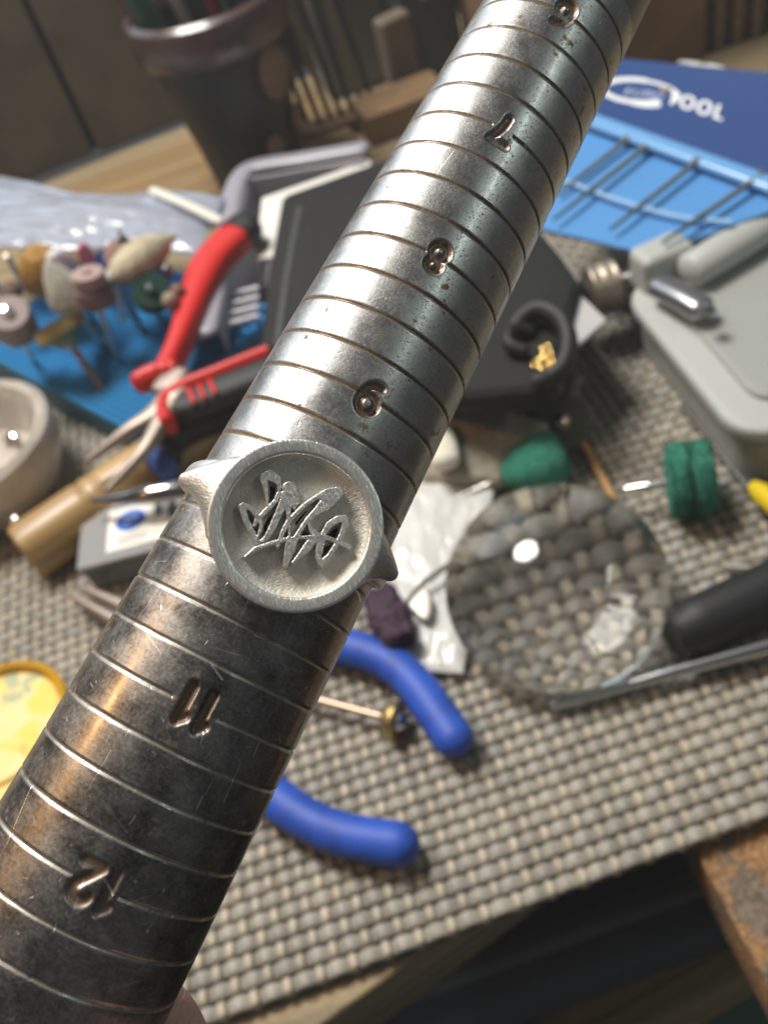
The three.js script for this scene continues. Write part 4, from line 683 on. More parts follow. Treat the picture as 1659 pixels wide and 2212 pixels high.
{
  // clear tray with a paper sheet, the black pouch lying on it
  const yT = 0.030, a = at(452, 720, yT), b = at(528, 372, yT), c = at(812, 318, yT), o = thing('clear_tray', 'frosted clear plastic tray with a rounded rim behind the black pouch', 'tray', at(560, 560, 0));
  const dd = at(820, 700, yT), quad = [at(440, 728, yT), at(520, 366, yT), at(806, 316, yT), dd];
  const e = (p, q, k) => p.clone().lerp(q, k);
  part('rim', sweep([e(quad[0], quad[1], 0.0), e(quad[0], quad[1], 0.5), e(quad[0], quad[1], 0.93), e(quad[1], quad[2], 0.07), e(quad[1], quad[2], 0.5), e(quad[1], quad[2], 0.97)], [0.0052, 0.0024], { n: 80, m: 16, c0: 0.02, c1: 0.02 }), mat(0.42, 0.42, 0.50, 0.35, 0, { transmission: 0.2, thickness: 0 }), o);
  const inn = quad.map((p, i) => p.clone().lerp(quad[(i + 2) % 4], 0.06)), fl = inn.map((p) => p.clone().setY(0.0022));
  part('floor', slab(fl, 0.0016, 0.0004), M.clearTray, o);
  for (const [i, j] of [[0, 1], [1, 2]]) { const p = inn[i], q = inn[j], l = p.distanceTo(q); part('side', block(p.clone().lerp(q, 0.5).setY(yT / 2 + 0.002), [l, yT - 0.006, 0.0014], q.clone().sub(p).normalize(), 0.0005), M.clearTray, o); }
  for (let k = 0; k < 4; k++) { const p = at(470 + k * 2, 645 + k * 20, 0.022), q = at(560, 622 + k * 20, 0.022); part('divider', rod(p, q, 0.0013), mat(0.50, 0.50, 0.55, 0.3), o); }
  const sh = thing('paper_sheet', 'white paper card standing in the clear tray', 'paper', at(640, 460, 0.01));
  part('card', slab([at(552, 560, 0.026), at(566, 428, 0.026), at(800, 345, 0.026), at(800, 520, 0.026)], 0.0012, 0.0003), M.paper, sh);
  // pouch
  const p = thing('black_pouch', 'large flat black leather pouch lying across the tray under the mandrel', 'pouch', at(900, 600, 0));
  const yP = 0.040, out = [[556, 745], [574, 590], [604, 424], [618, 414], [830, 338], [960, 305], [1110, 420], [1215, 545], [1252, 600], [1228, 690], [1200, 800], [1150, 838], [1010, 850], [780, 800]].map(([u, v]) => at(u, v, yP));
  part('body', slab(out, 0.012, 0.0045), M.blackLeather, p);
  part('seam', sweep([at(600, 748, yP), at(622, 590, yP), at(648, 450, yP)], [0.0016, 0.0009], { n: 30, m: 8, bumpy: (s) => 0.0003 * Math.sin(s * 260) }), mat(0.05, 0.055, 0.06, 0.6), p);
  part('pocket', slab([at(640, 740, yP + 0.0022), at(690, 470, yP + 0.0022), at(980, 400, yP + 0.0022), at(1040, 560, yP + 0.0022), at(900, 760, yP + 0.0022)], 0.004, 0.0018), M.blackLeather, p);
  const strap = part('strap', sweep([at(1108, 748, yP), at(1120, 700, yP + 0.003), at(1160, 670, yP + 0.006), at(1210, 690, yP + 0.006), at(1228, 745, yP + 0.003), at(1210, 800, yP), at(1150, 832, yP - 0.004)], [0.0030, 0.0036], { n: 60, m: 14, c0: 0.03, c1: 0.03 }), M.blackRubber, p);
  part('strap_curl', sweep([at(1150, 720, yP + 0.001), at(1110, 715, yP + 0.004), at(1100, 745, yP + 0.004), at(1140, 765, yP + 0.002)], [0.0022, 0.0030], { n: 30, m: 12, c0: 0.05, c1: 0.05 }), M.blackRubber, p);
  for (const [u, v] of [[1178, 752], [1186, 770], [1170, 778], [1176, 792], [1158, 786], [1190, 786]]) { const q = at(u, v, yP + 0.002), bd = thing('gold_bead', 'tiny gold bead lying inside the black strap loop', 'bead', q, 'gold beads in the strap loop'); const g = new THREE.TorusGeometry(0.0014, 0.0008, 10, 18); g.rotateX(rr(0.3, 1.8)); g.rotateY(rr(0, 3)); g.translate(q.x, q.y, q.z); part('bead_ring', g, M.gold, bd); }
  const gl = thing('white_card', 'pale grey folded card under the black strap loop', 'card', at(1230, 690, 0.01));
  part('card', slab([at(1165, 760, 0.034), at(1205, 590, 0.034), at(1310, 690, 0.034), at(1225, 765, 0.034)], 0.0015, 0.0004), mat(0.52, 0.51, 0.52, 0.5), gl);
}
{
  // blister package of twist drills: a blue header card over a clear pale blue tray
  const o = thing('tool_package', 'blue tool package with a navy logo header and four long needle bits', 'package', at(1450, 400, 0.02));
  const slabQ = (P, t, m, name, parent) => { const nrm = P[1].clone().sub(P[0]).cross(P[3].clone().sub(P[0])).normalize(); if (nrm.y < 0) nrm.negate(); const N = P.map((p) => p.clone().addScaledVector(nrm, -t)), F = [[0, 1, 2, 3], [7, 6, 5, 4], [0, 4, 5, 1], [1, 5, 6, 2], [2, 6, 7, 3], [3, 7, 4, 0]], V = [...P, ...N], pos = [], uv = []; for (const f of F) for (const k of [0, 1, 2, 0, 2, 3]) { const v = V[f[k]]; pos.push(v.x, v.y, v.z); uv.push(...[[0, 0], [1, 0], [1, 1], [0, 1]][k]); } const g = new THREE.BufferGeometry(); g.setAttribute('position', new THREE.Float32BufferAttribute(pos, 3)); g.setAttribute('uv', new THREE.Float32BufferAttribute(uv, 2)); g.computeVertexNormals(); return part(name, g, m, parent); };
  const y0 = 0.038, y1 = 0.045, y2 = 0.060, B0 = at(1125, 484, y0), B1 = at(1403, 549, y0), B3 = at(1225, 255, y1),  T3 = at(1240, 128, y2), onPlane = (u, v, p, q, r) => { const n = q.clone().sub(p).cross(r.clone().sub(p)), d = ray(u, v); return eye.clone().addScaledVector(d, p.clone().sub(eye).dot(n) / d.dot(n)); };
  const B2 = onPlane(1720, 435, B0, B1, B3), T2 = onPlane(1740, 178, B3, B2, T3);
  slabQ([B0, B1, B2, B3], 0.0014, mat(0.10, 0.30, 0.66, 0.35, 0, { clearcoat: 0.3, clearcoatRoughness: 0.2 }), 'blister_card', o);
  const logo = canvasTex(1024, 512, (g, W, Hh) => {
    g.fillStyle = '#16407f'; g.fillRect(0, 0, W, Hh); g.strokeStyle = '#e8eef2'; g.lineCap = 'round';
    g.lineWidth = 36; g.beginPath(); g.ellipse(330, 250, 160, 92, -0.08, 0.9, 5.0); g.stroke(); g.lineWidth = 24; g.beginPath(); g.ellipse(360, 244, 160, 84, 0.05, 3.9, 6.5); g.stroke();
    g.fillStyle = '#c6d3e4'; g.font = 'italic 74px sans-serif'; g.fillText('EURO', 270, 290); g.fillStyle = '#f4f7f8'; g.font = 'italic bold 96px sans-serif'; g.fillText('TOOL', 470, 300);
  });
  const lift = (p, k) => p.clone().add(V3(0, k, 0));
  const hq = [lift(B3, 0.002), lift(B2, 0.002), lift(T2, 0.002), lift(T3, 0.002)], hd = slabQ(hq, 0.0016, mat(0.008, 0.051, 0.212, 0.42), 'header_card', o);
  part('header_print', sheet(...hq, 0.0004), new THREE.MeshPhysicalMaterial({ map: logo, roughness: 0.62, specularIntensity: 0.5 }), hd);
  part('hang_slot', block(at(1490, 178, 0.0592), [0.022, 0.0016, 0.005], V3(1, 0, 0.12), 0.0006), mat(0.30, 0.26, 0.20, 0.5), o);
  part('fold', sweep([lift(B3, 0.0028), lift(B2, 0.0028)], [0.0042, 0.0022], { n: 2, m: 14, straight: true }), mat(0.16, 0.38, 0.72, 0.25), o);
  part('crease', sweep([at(1215, 388, 0.0425), at(1330, 430, 0.0432), at(1480, 470, 0.0425), at(1580, 478, 0.0425)], [0.0009, 0.0005], { n: 24, m: 8 }), mat(0.36, 0.56, 0.82, 0.2), o);
  for (const [u0, v0, u1, v1] of [[1205, 420, 1347, 307], [1196, 474, 1382, 327], [1319, 495, 1497, 355], [1430, 524, 1634, 385]]) {
    const a = at(u0, v0, 0.0422), b = at(u1, v1, 0.0465), dir = b.clone().sub(a).normalize(), n = thing('needle_bit', 'long slim grey needle bit inside the blue package', 'bit', a, 'needle bits in the blue package');
    part('shank', rod(a, a.clone().lerp(b, 0.45), 0.0006, 0.0010), mat(0.10, 0.125, 0.12, 0.5, 0.3), n); part('flutes', rod(a.clone().lerp(b, 0.45), b, 0.0010, 0.0011), mat(0.15, 0.18, 0.17, 0.5, 0.3), n); part('knob', rod(b, b.clone().addScaledVector(dir, 0.0032), 0.0018, 0.0018, { c0: 0.3, c1: 0.3 }), mat(0.16, 0.19, 0.18, 0.5, 0.3), n);
  }
  const sc = thing('white_wrapper', 'crumpled white wrapper behind the blue package header', 'wrapper', at(1520, 155, 0.05));
  part('film', pillow(at(1440, 165, 0.058), at(1600, 185, 0.058), at(1560, 140, 0.062), at(1470, 132, 0.062), 0.006, 0.0022, { n: 24, s: 9 }), M.whiteBag, sc);
  // brown carton and a stack of beige board behind
  const k0 = at(1120, 270, BY), k1 = at(1533, 132, BY), k2 = at(1541, 128, BY), k3 = at(1900, 0, BY), kd = k1.clone().sub(k0).normalize();
  const cb = thing('brown_carton', 'plain brown cardboard carton behind the blue package', 'carton', k0.clone().lerp(k1, 0.5)); part('front', block(k0.clone().lerp(k1, 0.5).add(V3(0, 0.072, -0.05)), [k0.distanceTo(k1), 0.142, 0.09], kd, 0.0015), M.wallBrown, cb);
  const bb = thing('board_stack', 'ribbed beige board panel standing beside the brown carton', 'panel', k2.clone().lerp(k3, 0.5)); const bw = k2.distanceTo(k3); part('panel', block(k2.clone().lerp(k3, 0.5).add(V3(0, 0.072, -0.055)), [bw, 0.142, 0.09], kd, 0.0015), M.wallBeige, bb);
  for (let k = 0; k < 9; k++) part('rib', block(k2.clone().addScaledVector(kd, 0.004 + k * bw / 9).add(V3(0.002, 0.072, -0.008)), [0.0045, 0.14, 0.005], kd, 0.001), M.wallBeige, bb);
}
// ------------------------------------------------------------------ right side
{
  // grey plastic case with a latch
  const yT = 0.026, c0 = at(1352, 640, yT), c1 = at(1610, 962, yT), d = c1.clone().sub(c0).normalize(), n = V3(-d.z, 0, d.x); if (n.x < 0) n.negate();
  const o = thing('grey_case', 'grey plastic case with a rounded lid and a lever latch', 'case', at(1500, 900, 0)), L = c0.distanceTo(c1) + 0.004, W = 0.12;
  const corner = c0.clone().addScaledVector(d, -0.006), mid = (x, w, y) => corner.clone().addScaledVector(d, x).addScaledVector(n, w).setY(y);
  const rounded = (x0, x1, w0, w1, y, r) => { const pts = [], cs = [[x0 + r, w0 + r, Math.PI], [x1 - r, w0 + r, 1.5 * Math.PI], [x1 - r, w1 - r, 0], [x0 + r, w1 - r, Math.PI / 2]]; for (const [x, w, a] of cs) for (let k = 0; k <= 6; k++) { const t = a + k / 6 * Math.PI / 2; pts.push(mid(x + r * Math.cos(t), w + r * Math.sin(t), y)); } return pts; };
  part('body', slab(rounded(0, L, 0.004, W, yT - 0.006, 0.012), yT - 0.007, 0.002), M.greyPlastic, o);
  const lid = part('lid', slab(rounded(-0.001, L + 0.001, 0.0, W + 0.002, yT, 0.014), 0.0058, 0.0022), M.paleGreyPlastic, o);
  part('lid_panel', slab(rounded(0.012, L - 0.010, 0.011, W - 0.01, yT + 0.0022, 0.009), 0.003, 0.0012), M.greyPlastic, lid);
  part('hinge_block', block(at(1428, 570, yT + 0.006), [0.020, 0.016, 0.013], V3(1, 0, -0.15), 0.003), M.paleGreyPlastic, o);
  part('hinge_bar', sweep([at(1480, 592, yT + 0.008), at(1780, 408, yT + 0.008)], [0.0068, 0.0060], { n: 4, m: 22, straight: true, c0: 0.05 }), M.paleGreyPlastic, o);
  const lt = part('latch', sweep([at(1412, 612, yT + 0.006), at(1470, 640, yT + 0.008), at(1530, 676, yT + 0.008)], [0.0048, 0.0036], { n: 24, m: 20, e: 0.8, c0: 0.14, c1: 0.16 }), mat(0.36, 0.37, 0.39, 0.34, 0.85), o);
  part('latch_pin', turned(at(1532, 676, yT + 0.0115), at(1532, 676, yT + 0.0115).add(V3(0, 1, 0)), [[0, 0], [0.0024, 0], [0.0022, 0.001], [0, 0.0014]]), M.chrome, lt);
  // knurled nut beside it
  const k0 = at(1265, 632, 0.024), k1 = at(1335, 612, 0.024), kd = k1.clone().sub(k0), kn = thing('knurled_nut', 'knurled brass-grey nut on a spindle beside the grey case', 'nut', k0.clone().setY(0.02));
  part('nut', sweep([k0, k1], [0.0098, 0.0098], { n: 30, m: 60, straight: true, c0: 0.10, c1: 0.10, bumpy: (s, ph) => 0.00035 * Math.sin(ph * 30 + s * 60) * Math.sin(ph * 30 - s * 60) }), mat(0.40, 0.35, 0.29, 0.45, 0.85), kn);
  part('bore', turned(k0.clone().addScaledVector(kd.clone().normalize(), -0.0006), k1, [[0, 0], [0.0045, 0], [0.0045, 0.002], [0, 0.002]]), M.blackRubber, kn);
  part('spindle', rod(k1, at(1420, 590, 0.026), 0.004), M.darkSteel, kn);
  part('washer', turned(at(1280, 662, 0.018), at(1268, 666, 0.018), [[0, 0], [0.0062, 0], [0.0066, 0.001], [0.0062, 0.002], [0, 0.0025]]), M.rosySteel, kn);
  // black steel ruler along the foot of the case
  const r0 = at(1482, 872, 0.003), r1 = at(1700, 1140, 0.003), ru = thing('steel_ruler', 'dark steel straightedge lying along the foot of the grey case', 'ruler', r0.clone().setY(0.001));
  part('bar', block(r0.clone().lerp(r1, 0.5), [r0.distanceTo(r1), 0.002, 0.0052], r1.clone().sub(r0).normalize(), 0.0006), mat(0.16, 0.155, 0.15, 0.4, 0.8), ru);
}
const fuzzy = (a, b, prof, amp, sd) => { const g = mergeVertices(turned(a, b, prof, 72).deleteAttribute('normal'), 1e-6), p = g.attributes.position, q = V3(); g.computeVertexNormals(); const n = g.attributes.normal; for (let i = 0; i < p.count; i++) { q.fromBufferAttribute(p, i); const k = amp * (fbm(q.x * 900 + 300, q.z * 900 + q.y * 700 + 300, 4096, 3, sd) - 0.5); p.setXYZ(i, q.x + n.getX(i) * k, q.y + n.getY(i) * k, q.z + n.getZ(i) * k); } g.computeVertexNormals(); return g; };
const dense = (prof, k = 8) => { const r = []; for (let i = 0; i + 1 < prof.length; i++) for (let j = 0; j < k; j++) r.push([lerp(prof[i][0], prof[i + 1][0], j / k), lerp(prof[i][1], prof[i + 1][1], j / k)]); r.push(prof[prof.length - 1]); return r; };
{
  // green felt wheel, two discs on a shank
  const c = at(1488, 1035, 0.0125), s0 = at(1345, 1058, 0.0100), ax = c.clone().sub(s0).setY(0.0005).normalize(), R = 0.0118, o = thing('green_felt_buff', 'pair of green felt polishing discs on a bright steel shank', 'felt buff', c.clone().setY(0.0005));
  const disc = [[0.0008, 0], [R * 0.80, 0.0002], [R * 0.95, 0.0012], [R, 0.0032], [R * 0.95, 0.0056], [R * 0.80, 0.0068], [0.0008, 0.007]];
  const a = c.clone().addScaledVector(ax, -0.0066), b = c.clone().addScaledVector(ax, 0.0003);
  part('disc', fuzzy(a, a.clone().add(ax), dense(disc), 0.0022, 5), M.greenFelt, o); part('disc', fuzzy(b, b.clone().add(ax), dense(disc), 0.0022, 6), M.greenFelt, o);
  { // loose fibres standing out of the felt
    const n = 2600, im = new THREE.InstancedMesh(new THREE.CylinderGeometry(0.00003, 0.00006, 0.0016, 4), M.greenFelt, n), q = new THREE.Object3D(), side = ax.clone().cross(V3(0, 1, 0)).normalize(), up = side.clone().cross(ax);
    for (let i = 0; i < n; i++) { const t = rr(0, 6.2832), w = rr(-0.0066, 0.0072), k = R * rr(0.93, 1.03), d = side.clone().multiplyScalar(Math.cos(t)).addScaledVector(up, Math.sin(t)); q.position.copy(c).addScaledVector(ax, w).addScaledVector(d, k).sub(origin(o)); q.quaternion.setFromUnitVectors(V3(0, 1, 0), d.add(V3(rr(-1, 1), rr(-1, 1), rr(-1, 1))).normalize()); q.updateMatrix(); im.setMatrixAt(i, q.matrix); }
    im.name = 'felt_fibres'; im.userData = { kind: 'stuff' }; o.add(im);
  }
  part('shank', rod(s0, a.clone().addScaledVector(ax, 0.004), 0.00125, 0.00125, { c0: 0.04 }), M.chrome, o);
  // green felt cone behind the glass
  const f0 = at(1080, 1035, 0.007), f1 = at(1215, 975, 0.010), fd = f1.clone().sub(f0).normalize(), f = thing('green_felt_cone', 'green felt cone half hidden behind the glass dome', 'felt cone', f0.clone().setY(0.0005)), fl = f0.distanceTo(f1);
  part('felt', fuzzy(f0, f0.clone().add(fd), dense([[0.0005, 0], [0.0030, 0.0008], [0.0075, fl * 0.30], [0.0095, fl * 0.62], [0.0088, fl * 0.90], [0.0070, fl], [0.0005, fl]], 8), 0.0009, 8), M.greenFelt, f);
  part('shank', rod(f0.clone().addScaledVector(fd, -0.018), f0.clone().addScaledVector(fd, 0.002), 0.0012), M.steel, f);
  // dark polishing disc with a screw, and a wooden stick
  const w = at(1213, 918, 0.006), wn = V3(-0.15, 0.9, 0.42).normalize(), wo = thing('dark_disc', 'dark rubber polishing disc with a copper screw head', 'polishing disc', w.clone().setY(0.0005));
  part('disc', turned(w, w.clone().add(wn), [[0, -0.003], [0.0095, -0.003], [0.0108, -0.001], [0.0105, 0.0012], [0.0085, 0.0024], [0, 0.0026]], 40), mat(0.115, 0.105, 0.075, 0.6, 0.2), wo);
  part('screw_head', turned(w.clone().addScaledVector(wn, 0.0026), w.clone().addScaledVector(wn, 1), [[0, 0], [0.0032, 0], [0.0030, 0.0010], [0.0016, 0.0022], [0, 0.0026]]), mat(0.72, 0.50, 0.40, 0.18, 1), wo);
  const stand = at(1245, 805, 0.018); part('shaft', rod(w.clone().addScaledVector(wn, -0.003).add(V3(0.002, 0.0, -0.004)), stand, 0.0026, 0.0030), M.darkSteel, wo);
  const s = thing('wooden_stick', 'thin orange-brown wooden stick lying beside the dark disc', 'stick', at(1258, 945, 0.001)); part('stick', rod(at(1250, 940, 0.0030), at(1330, 1085, 0.0026), 0.0015, 0.0013, { c0: 0.02, c1: 0.02 }), mat(0.50, 0.285, 0.12, 0.6), s);
  // tweezers tip and yellow tip at the frame edge
  const r = thing('steel_pin', 'bright steel pin lying on the mat near the black handle', 'pin', at(1610, 1230, 0.001)); part('pin', rod(at(1563, 1224, 0.0032), at(1760, 1240, 0.0032), 0.00125, 0.00125, { c0: 0.02 }), mat(0.62, 0.58, 0.54, 0.4, 0.9), r);
  const y = at(1668, 1085, 0.009), yt = thing('yellow_point', 'yellow rubber point with a green collar at the frame edge', 'polishing point', y.clone().setY(0.001));
  part('tip', turned(y.clone().add(V3(-0.001, -0.002, -0.010)), y.clone().add(V3(0.001, 0.002, 0.010)), [[0, 0], [0.0022, 0.0006], [0.0034, 0.005], [0.0036, 0.016], [0, 0.017]]), mat(0.72, 0.55, 0.012, 0.4), yt);
  part('collar', turned(y.clone().add(V3(0.001, -0.003, 0.008)), y.clone().add(V3(0.0015, -0.004, 0.02)), [[0, 0], [0.0030, 0], [0.0030, 0.006], [0, 0.006]]), mat(0.12, 0.30, 0.09, 0.5), yt);
}
{
  // black handle and a steel rod in front of it
  const a = at(1448, 1378, 0.009), b = at(1760, 1232, 0.009), o = thing('black_scriber', 'matt black round tool handle lying on the mat by the glass dome', 'hand tool', a.clone().setY(0.0005)), L = a.distanceTo(b), r = 0.0083;
  part('grip', turned(a, b, [[0, 0.0004], [r * 0.78, 0.0004], [r * 0.86, 0.0010], [r * 0.86, 0.004], [r * 0.97, 0.006], [r, 0.010], [r, L], [0, L]], 36), mat(0.013, 0.014, 0.017, 0.5, 0, { bump: 0.00005, bumpRep: 150 }), o);
  const c = at(1192, 1524, 0.0035), d = at(1740, 1372, 0.0075), ro = thing('steel_rod', 'long thin polished steel rod lying in front of the glass dome', 'rod', c.clone().setY(0.0005));
  part('shaft', rod(c, d, 0.00135, 0.0024, { c0: 0.01 }), mat(0.58, 0.60, 0.60, 0.25, 1), ro); part('tip', rod(c.clone().lerp(d, -0.01), c.clone().lerp(d, 0.12), 0.0013, 0.0016, { c0: 0.05 }), M.chrome, ro);
}
{
  // thick plano-convex glass lens, its near edge on the mat and its back propped on the folded cloth
  const R = 0.0318, edge = 0.0080, Rc = 0.0370, tilt = 0.30, mid = at(1196, 1246, 0.018), toEye = V3(-mid.x, 0, -mid.z).normalize(), ax = V3(0, Math.cos(tilt), 0).addScaledVector(toEye, Math.sin(tilt));
  const foot = mid.clone().setY(0.0010 + R * Math.sin(tilt)), o = thing('glass_lens', 'thick round clear glass lens propped on edge, enlarging the weave', 'magnifier', mid.clone().setY(0.001)), a0 = Math.asin(R / Rc), top = edge - Rc * Math.cos(a0);
  const prof = [[0, 0], [R - 0.0012, 0], [R - 0.0003, 0.0004], [R, 0.0013], [R, edge - 0.0006]]; for (let k = 0; k <= 60; k++) { const t = a0 * (1 - k / 60); prof.push([Rc * Math.sin(t), top + Rc * Math.cos(t)]); }
  const g = new THREE.LatheGeometry(prof.map(([r, y]) => new THREE.Vector2(Math.max(r, 1e-7), y)), 128); g.applyQuaternion(new THREE.Quaternion().setFromUnitVectors(V3(0, 1, 0), ax)); g.translate(foot.x, foot.y, foot.z);
  part('lens', creased(mergeVertices(g, 1e-7), 0.4), new THREE.MeshPhysicalMaterial({ color: 0xffffff, roughness: 0.0, transmission: 1, thickness: 0.05, ior: 1.5, attenuationColor: new THREE.Color().setRGB(0.86, 0.95, 0.96), attenuationDistance: 0.25 }), o);
}
{
  // pale cloth, white bag with scraps, brush
  const c = thing('grey_cloth', 'folded beige-grey polishing cloth behind the glass dome', 'cloth', at(1050, 950, 0));
  part('fold', pillow(at(900, 1045, 0.006), at(1085, 1050, 0.006), at(1190, 925, 0.009), at(985, 858, 0.012), 0.013, 0.002, { n: 40, freq: 4, s: 12, round: 0.35 }), M.beige, c);
  part('thread', sweep([at(935, 915, 0.018), at(955, 960, 0.018), at(965, 1010, 0.017)], [0.005, 0.0035], { n: 30, m: 24, c0: 0.15, c1: 0.15, bumpy: (s, ph) => 0.0003 * Math.sin(ph * 12) }), mat(0.72, 0.70, 0.60, 0.8), c);
  const o = thing('white_bag', 'crumpled white plastic bag between the ring and the glass dome', 'bag', at(960, 1250, 0));
  part('film', pillow(at(800, 1445, 0.004), at(1000, 1455, 0.0035), at(1070, 1045, 0.004), at(870, 1045, 0.006), 0.005, 0.0024, { n: 70, freq: 3, s: 21, folds: 0.6, round: 0.4 }), M.whiteBag, o);
  const t = thing('silver_arrow', 'small triangular silver blank lying on the white bag', 'silver blank', at(920, 1300, 0.009));
  part('blank', slab([at(905, 1330, 0.0105), at(880, 1305, 0.0105), at(912, 1245, 0.0105), at(932, 1290, 0.0105), at(930, 1322, 0.0105), at(920, 1338, 0.0105)], 0.0022, 0.0007), mat(0.55, 0.53, 0.50, 0.5, 0.6), t);
  const w = thing('dark_wire', 'dark wire lying across the white bag', 'wire', at(960, 1250, 0.009)); part('wire', sweep([at(850, 1345, 0.010), at(905, 1270, 0.0105), at(975, 1215, 0.0105), at(1040, 1160, 0.0095)], 0.0009, { n: 40, m: 8 }), mat(0.16, 0.15, 0.12, 0.5), w);
  const b = thing('purple_brush', 'small purple bristle brush lying on the white bag', 'brush', at(840, 1330, 0.008));
  const f0 = at(812, 1275, 0.012), f1 = at(868, 1395, 0.011), fd = f1.clone().sub(f0).normalize(), fl = f0.distanceTo(f1);
  part('bristles', fuzzy(f0, f0.clone().add(fd), dense([[0.0005, 0], [0.0052, 0.001], [0.0062, fl * 0.5], [0.0050, fl * 0.95], [0.0005, fl]], 14), 0.0034, 15), M.purple, b);
  part('shank', rod(f0.clone().addScaledVector(fd, -0.02), f0.clone().addScaledVector(fd, 0.001), 0.0012), M.steel, b);
}
{
  // brass cup bit between the blue handles
  const a = at(640, 1500, 0.0062), b = at(825, 1548, 0.0062), d = b.clone().sub(a).normalize(), o = thing('brass_bit', 'brass cup bit with a coppery shank between the blue grips', 'rotary tool', a.clone().setY(0.001));
  part('shank', rod(a, b, 0.00120), mat(0.50, 0.385, 0.30, 0.4, 0.9), o);
  part('cup', turned(b, b.clone().add(d), [[0, 0], [0.0016, 0], [0.0042, 0.0014], [0.0052, 0.003], [0.0054, 0.0046], [0.0047, 0.0052], [0.0030, 0.0046], [0, 0.0046]], 36), M.brass, o);
  part('ball', turned(b.clone().addScaledVector(d, 0.0046), b.clone().addScaledVector(d, 1), [[0.0001, 0], [0.0030, 0.0004], [0.0028, 0.0018], [0.0016, 0.0028], [0, 0.0031]]), M.chrome, o);
  // yellow wax pucks
  const wax = tex(256, 256, (u, v) => { const n = fbm(u * 5, v * 5, 5, 5, 71), m = sst(0.42, 0.64, n), k = sst(0.62, 0.72, fbm(u * 8, v * 8, 8, 4, 88)); return [lerp(lerp(0.93, 0.90, m), 0.66, k), lerp(lerp(0.80, 0.84, m), 0.70, k), lerp(lerp(0.34, 0.60, m), 0.56, k)]; }, { srgb: true });
  const c = at(18, 1590, 0.006), p = thing('yellow_wax', 'round puck of creamy yellow wax in an amber dish on the mat', 'wax puck', c.clone().setY(0.0005)), R = 0.0225;
  part('dish', turned(c.clone().setY(0.0006), c.clone().setY(1), [[0, 0], [R * 0.92, 0], [R, 0.002], [R * 1.02, 0.0125], [R * 0.98, 0.0135], [R * 0.93, 0.0128], [R * 0.90, 0.0095], [0, 0.0095]], 56), mat(0.62, 0.34, 0.012, 0.35), p);
  const top = turned(c.clone().setY(0.0096), c.clone().setY(1), [[R * 0.90, 0], [R * 0.87, 0.0014], [R * 0.6, 0.0020], [0, 0.0022]], 56); const q = top.attributes.position, uv = top.attributes.uv; for (let i = 0; i < q.count; i++) uv.setXY(i, q.getX(i) * 22, q.getZ(i) * 22);
  part('wax', top, new THREE.MeshPhysicalMaterial({ map: wax, roughness: 0.55, bumpMap: wax, bumpScale: 0.0006 }), p);
  const c2 = at(-18, 1760, 0.006), p2 = thing('lower_wax', 'second yellow wax puck next to the amber dish, half behind the mandrel', 'wax puck', c2.clone().setY(0.0005));
  part('wax', turned(c2.clone().setY(0.0006), c2.clone().setY(1), [[0, 0], [R * 0.8, 0], [R * 0.86, 0.002], [R * 0.84, 0.011], [R * 0.78, 0.0125], [0, 0.0130]], 48), new THREE.MeshPhysicalMaterial({ map: rep(wax, 20), roughness: 0.5 }), p2);
}
{
  // silver filings strewn over the mat
  const n = 420, g = new THREE.TetrahedronGeometry(0.00022), im = new THREE.InstancedMesh(g, M.chrome, n), q = new THREE.Object3D();
  for (let i = 0; i < n; i++) { const p = at(rr(300, 1659), rr(760, 1720), 0.0011); q.position.copy(p); q.rotation.set(rr(0, 6), rr(0, 6), rr(0, 6)); q.scale.set(rr(0.5, 1.6), rr(0.4, 0.9), rr(0.5, 2.2)); q.updateMatrix(); im.setMatrixAt(i, q.matrix); }
  im.name = 'metal_filings'; im.userData = { label: 'fine bright silver filings scattered over the woven mat', category: 'filings', kind: 'stuff' }; scene.add(im);
}
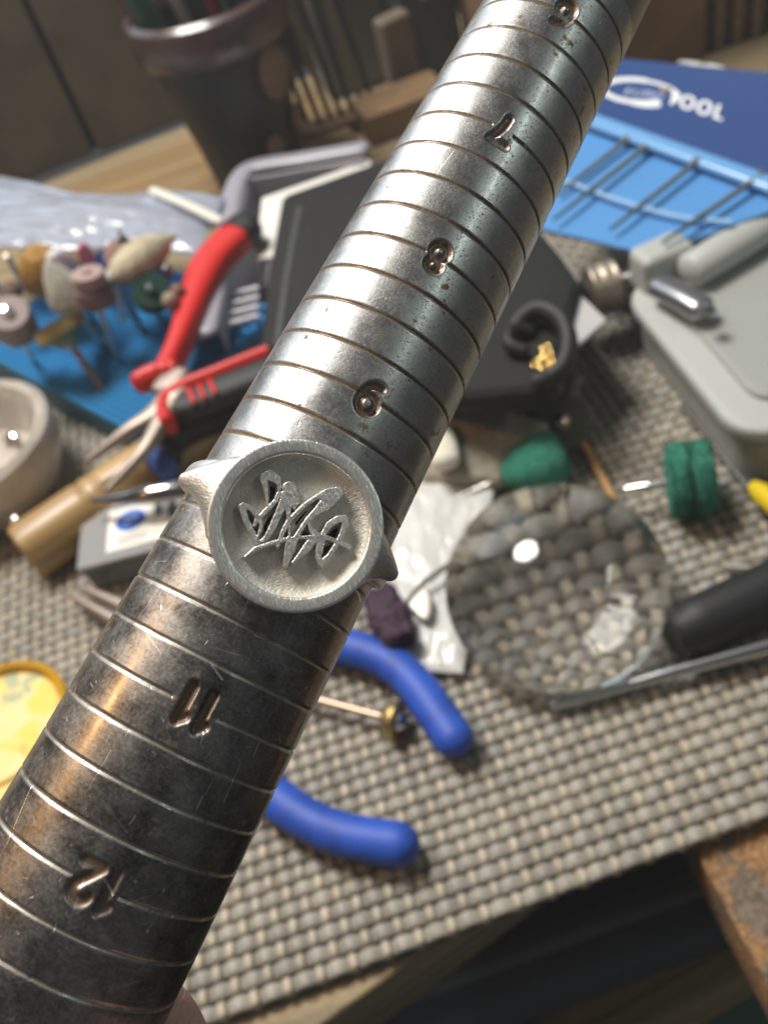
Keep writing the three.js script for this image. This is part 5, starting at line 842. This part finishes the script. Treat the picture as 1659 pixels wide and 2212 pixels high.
{
  // the hand that holds the thick end, almost all of it below the frame
  const N = 104, half = N / 2, S = 82, cy = 104, rod0 = 11.2, caps = [];                // millimetres in the mandrel's own axes
  const ring = (deg, y, r) => [r * Math.sin(deg * Math.PI / 180), y, r * Math.cos(deg * Math.PI / 180)];
  [[0, 7.4], [17, 7.8], [34, 7.6], [50, 6.6]].forEach(([dy, w], k) => {
    const y = 63.6 + dy, r = rod0 + w + 0.3, J = [[-62, 0.80], [-100, 0.90], [-150, 0.98], [-205, 1.08], [-235, 1.15]];
    for (let i = 0; i + 1 < J.length; i++) caps.push([ring(J[i][0], y + i * 0.6, r + (i > 2 ? 4 : 0)), ring(J[i + 1][0], y + (i + 1) * 0.6, r + (i > 1 ? 5 : 0)), w * J[i][1], w * J[i + 1][1]]);
  });
  const kn = [0, 1, 2, 3].map((k) => ring(-235, 65.5 + k * 16.5, rod0 + 13)); for (let k = 0; k < 4; k++) caps.push([kn[k], ring(-262, 92 + k * 8, 52), 9.5, 13]);
  caps.push([ring(-250, 80, 30), ring(-290, 84, 26), 13, 10], [ring(-290, 84, 26), ring(-322, 92, 22), 10, 8.6], [ring(-322, 92, 22), ring(-350, 97, 19.6), 8.6, 7.0]);
  caps.push([ring(-262, 104, 52), ring(-266, 116, 78), 20, 19]);
  const mc = new MarchingCubes(N, M.skin, false, false, 120000); mc.isolation = 0;
  const dist = (p, [a, b, ra, rb]) => { const e = [b[0] - a[0], b[1] - a[1], b[2] - a[2]], d = [p[0] - a[0], p[1] - a[1], p[2] - a[2]], k = clamp((d[0] * e[0] + d[1] * e[1] + d[2] * e[2]) / (e[0] ** 2 + e[1] ** 2 + e[2] ** 2)); return Math.hypot(d[0] - e[0] * k, d[1] - e[1] * k, d[2] - e[2] * k) - lerp(ra, rb, k); };
  for (let z = 0; z < N; z++) for (let y = 0; y < N; y++) for (let x = 0; x < N; x++) {
    const p = [(x - half) / half * S, cy + (y - half) / half * S, (z - half) / half * S]; let d = 60; for (const c of caps) { const e = dist(p, c); const h = clamp(0.5 + 0.5 * (d - e) / 2.4); d = d * (1 - h) + e * h - 2.4 * h * (1 - h); } mc.field[x + y * N + z * N * N] = -d;
  }
  mc.update(); const n = mc.count, g = new THREE.BufferGeometry(), pos = new Float32Array(mc.positionArray.subarray(0, n * 3));
  for (let i = 0; i < n; i++) { pos[i * 3] *= S * mm; pos[i * 3 + 1] = (cy + pos[i * 3 + 1] * S) * mm; pos[i * 3 + 2] *= S * mm; }
  g.setAttribute('position', new THREE.BufferAttribute(pos, 3)); g.setAttribute('normal', new THREE.BufferAttribute(new Float32Array(mc.normalArray.subarray(0, n * 3)), 3)); g.setAttribute('uv', new THREE.BufferAttribute(new Float32Array(n * 2).map((_, i) => pos[(i >> 1) * 3 + (i & 1)]), 2));
  const o = thing('person', 'hand of a person gripping the thick end of the mandrel, fingers wrapped under it', 'person', P9); o.quaternion.copy(mBasis);
  const h = new THREE.Mesh(g, M.skin); h.name = 'hand'; h.castShadow = h.receiveShadow = true; o.add(h);
}
// dusty workshop air: the far end of the bench is veiled in the photograph
scene.fog = new THREE.FogExp2(new THREE.Color().setRGB(0.80, 0.84, 0.88), 0.09);
renderer.render(scene, camera);
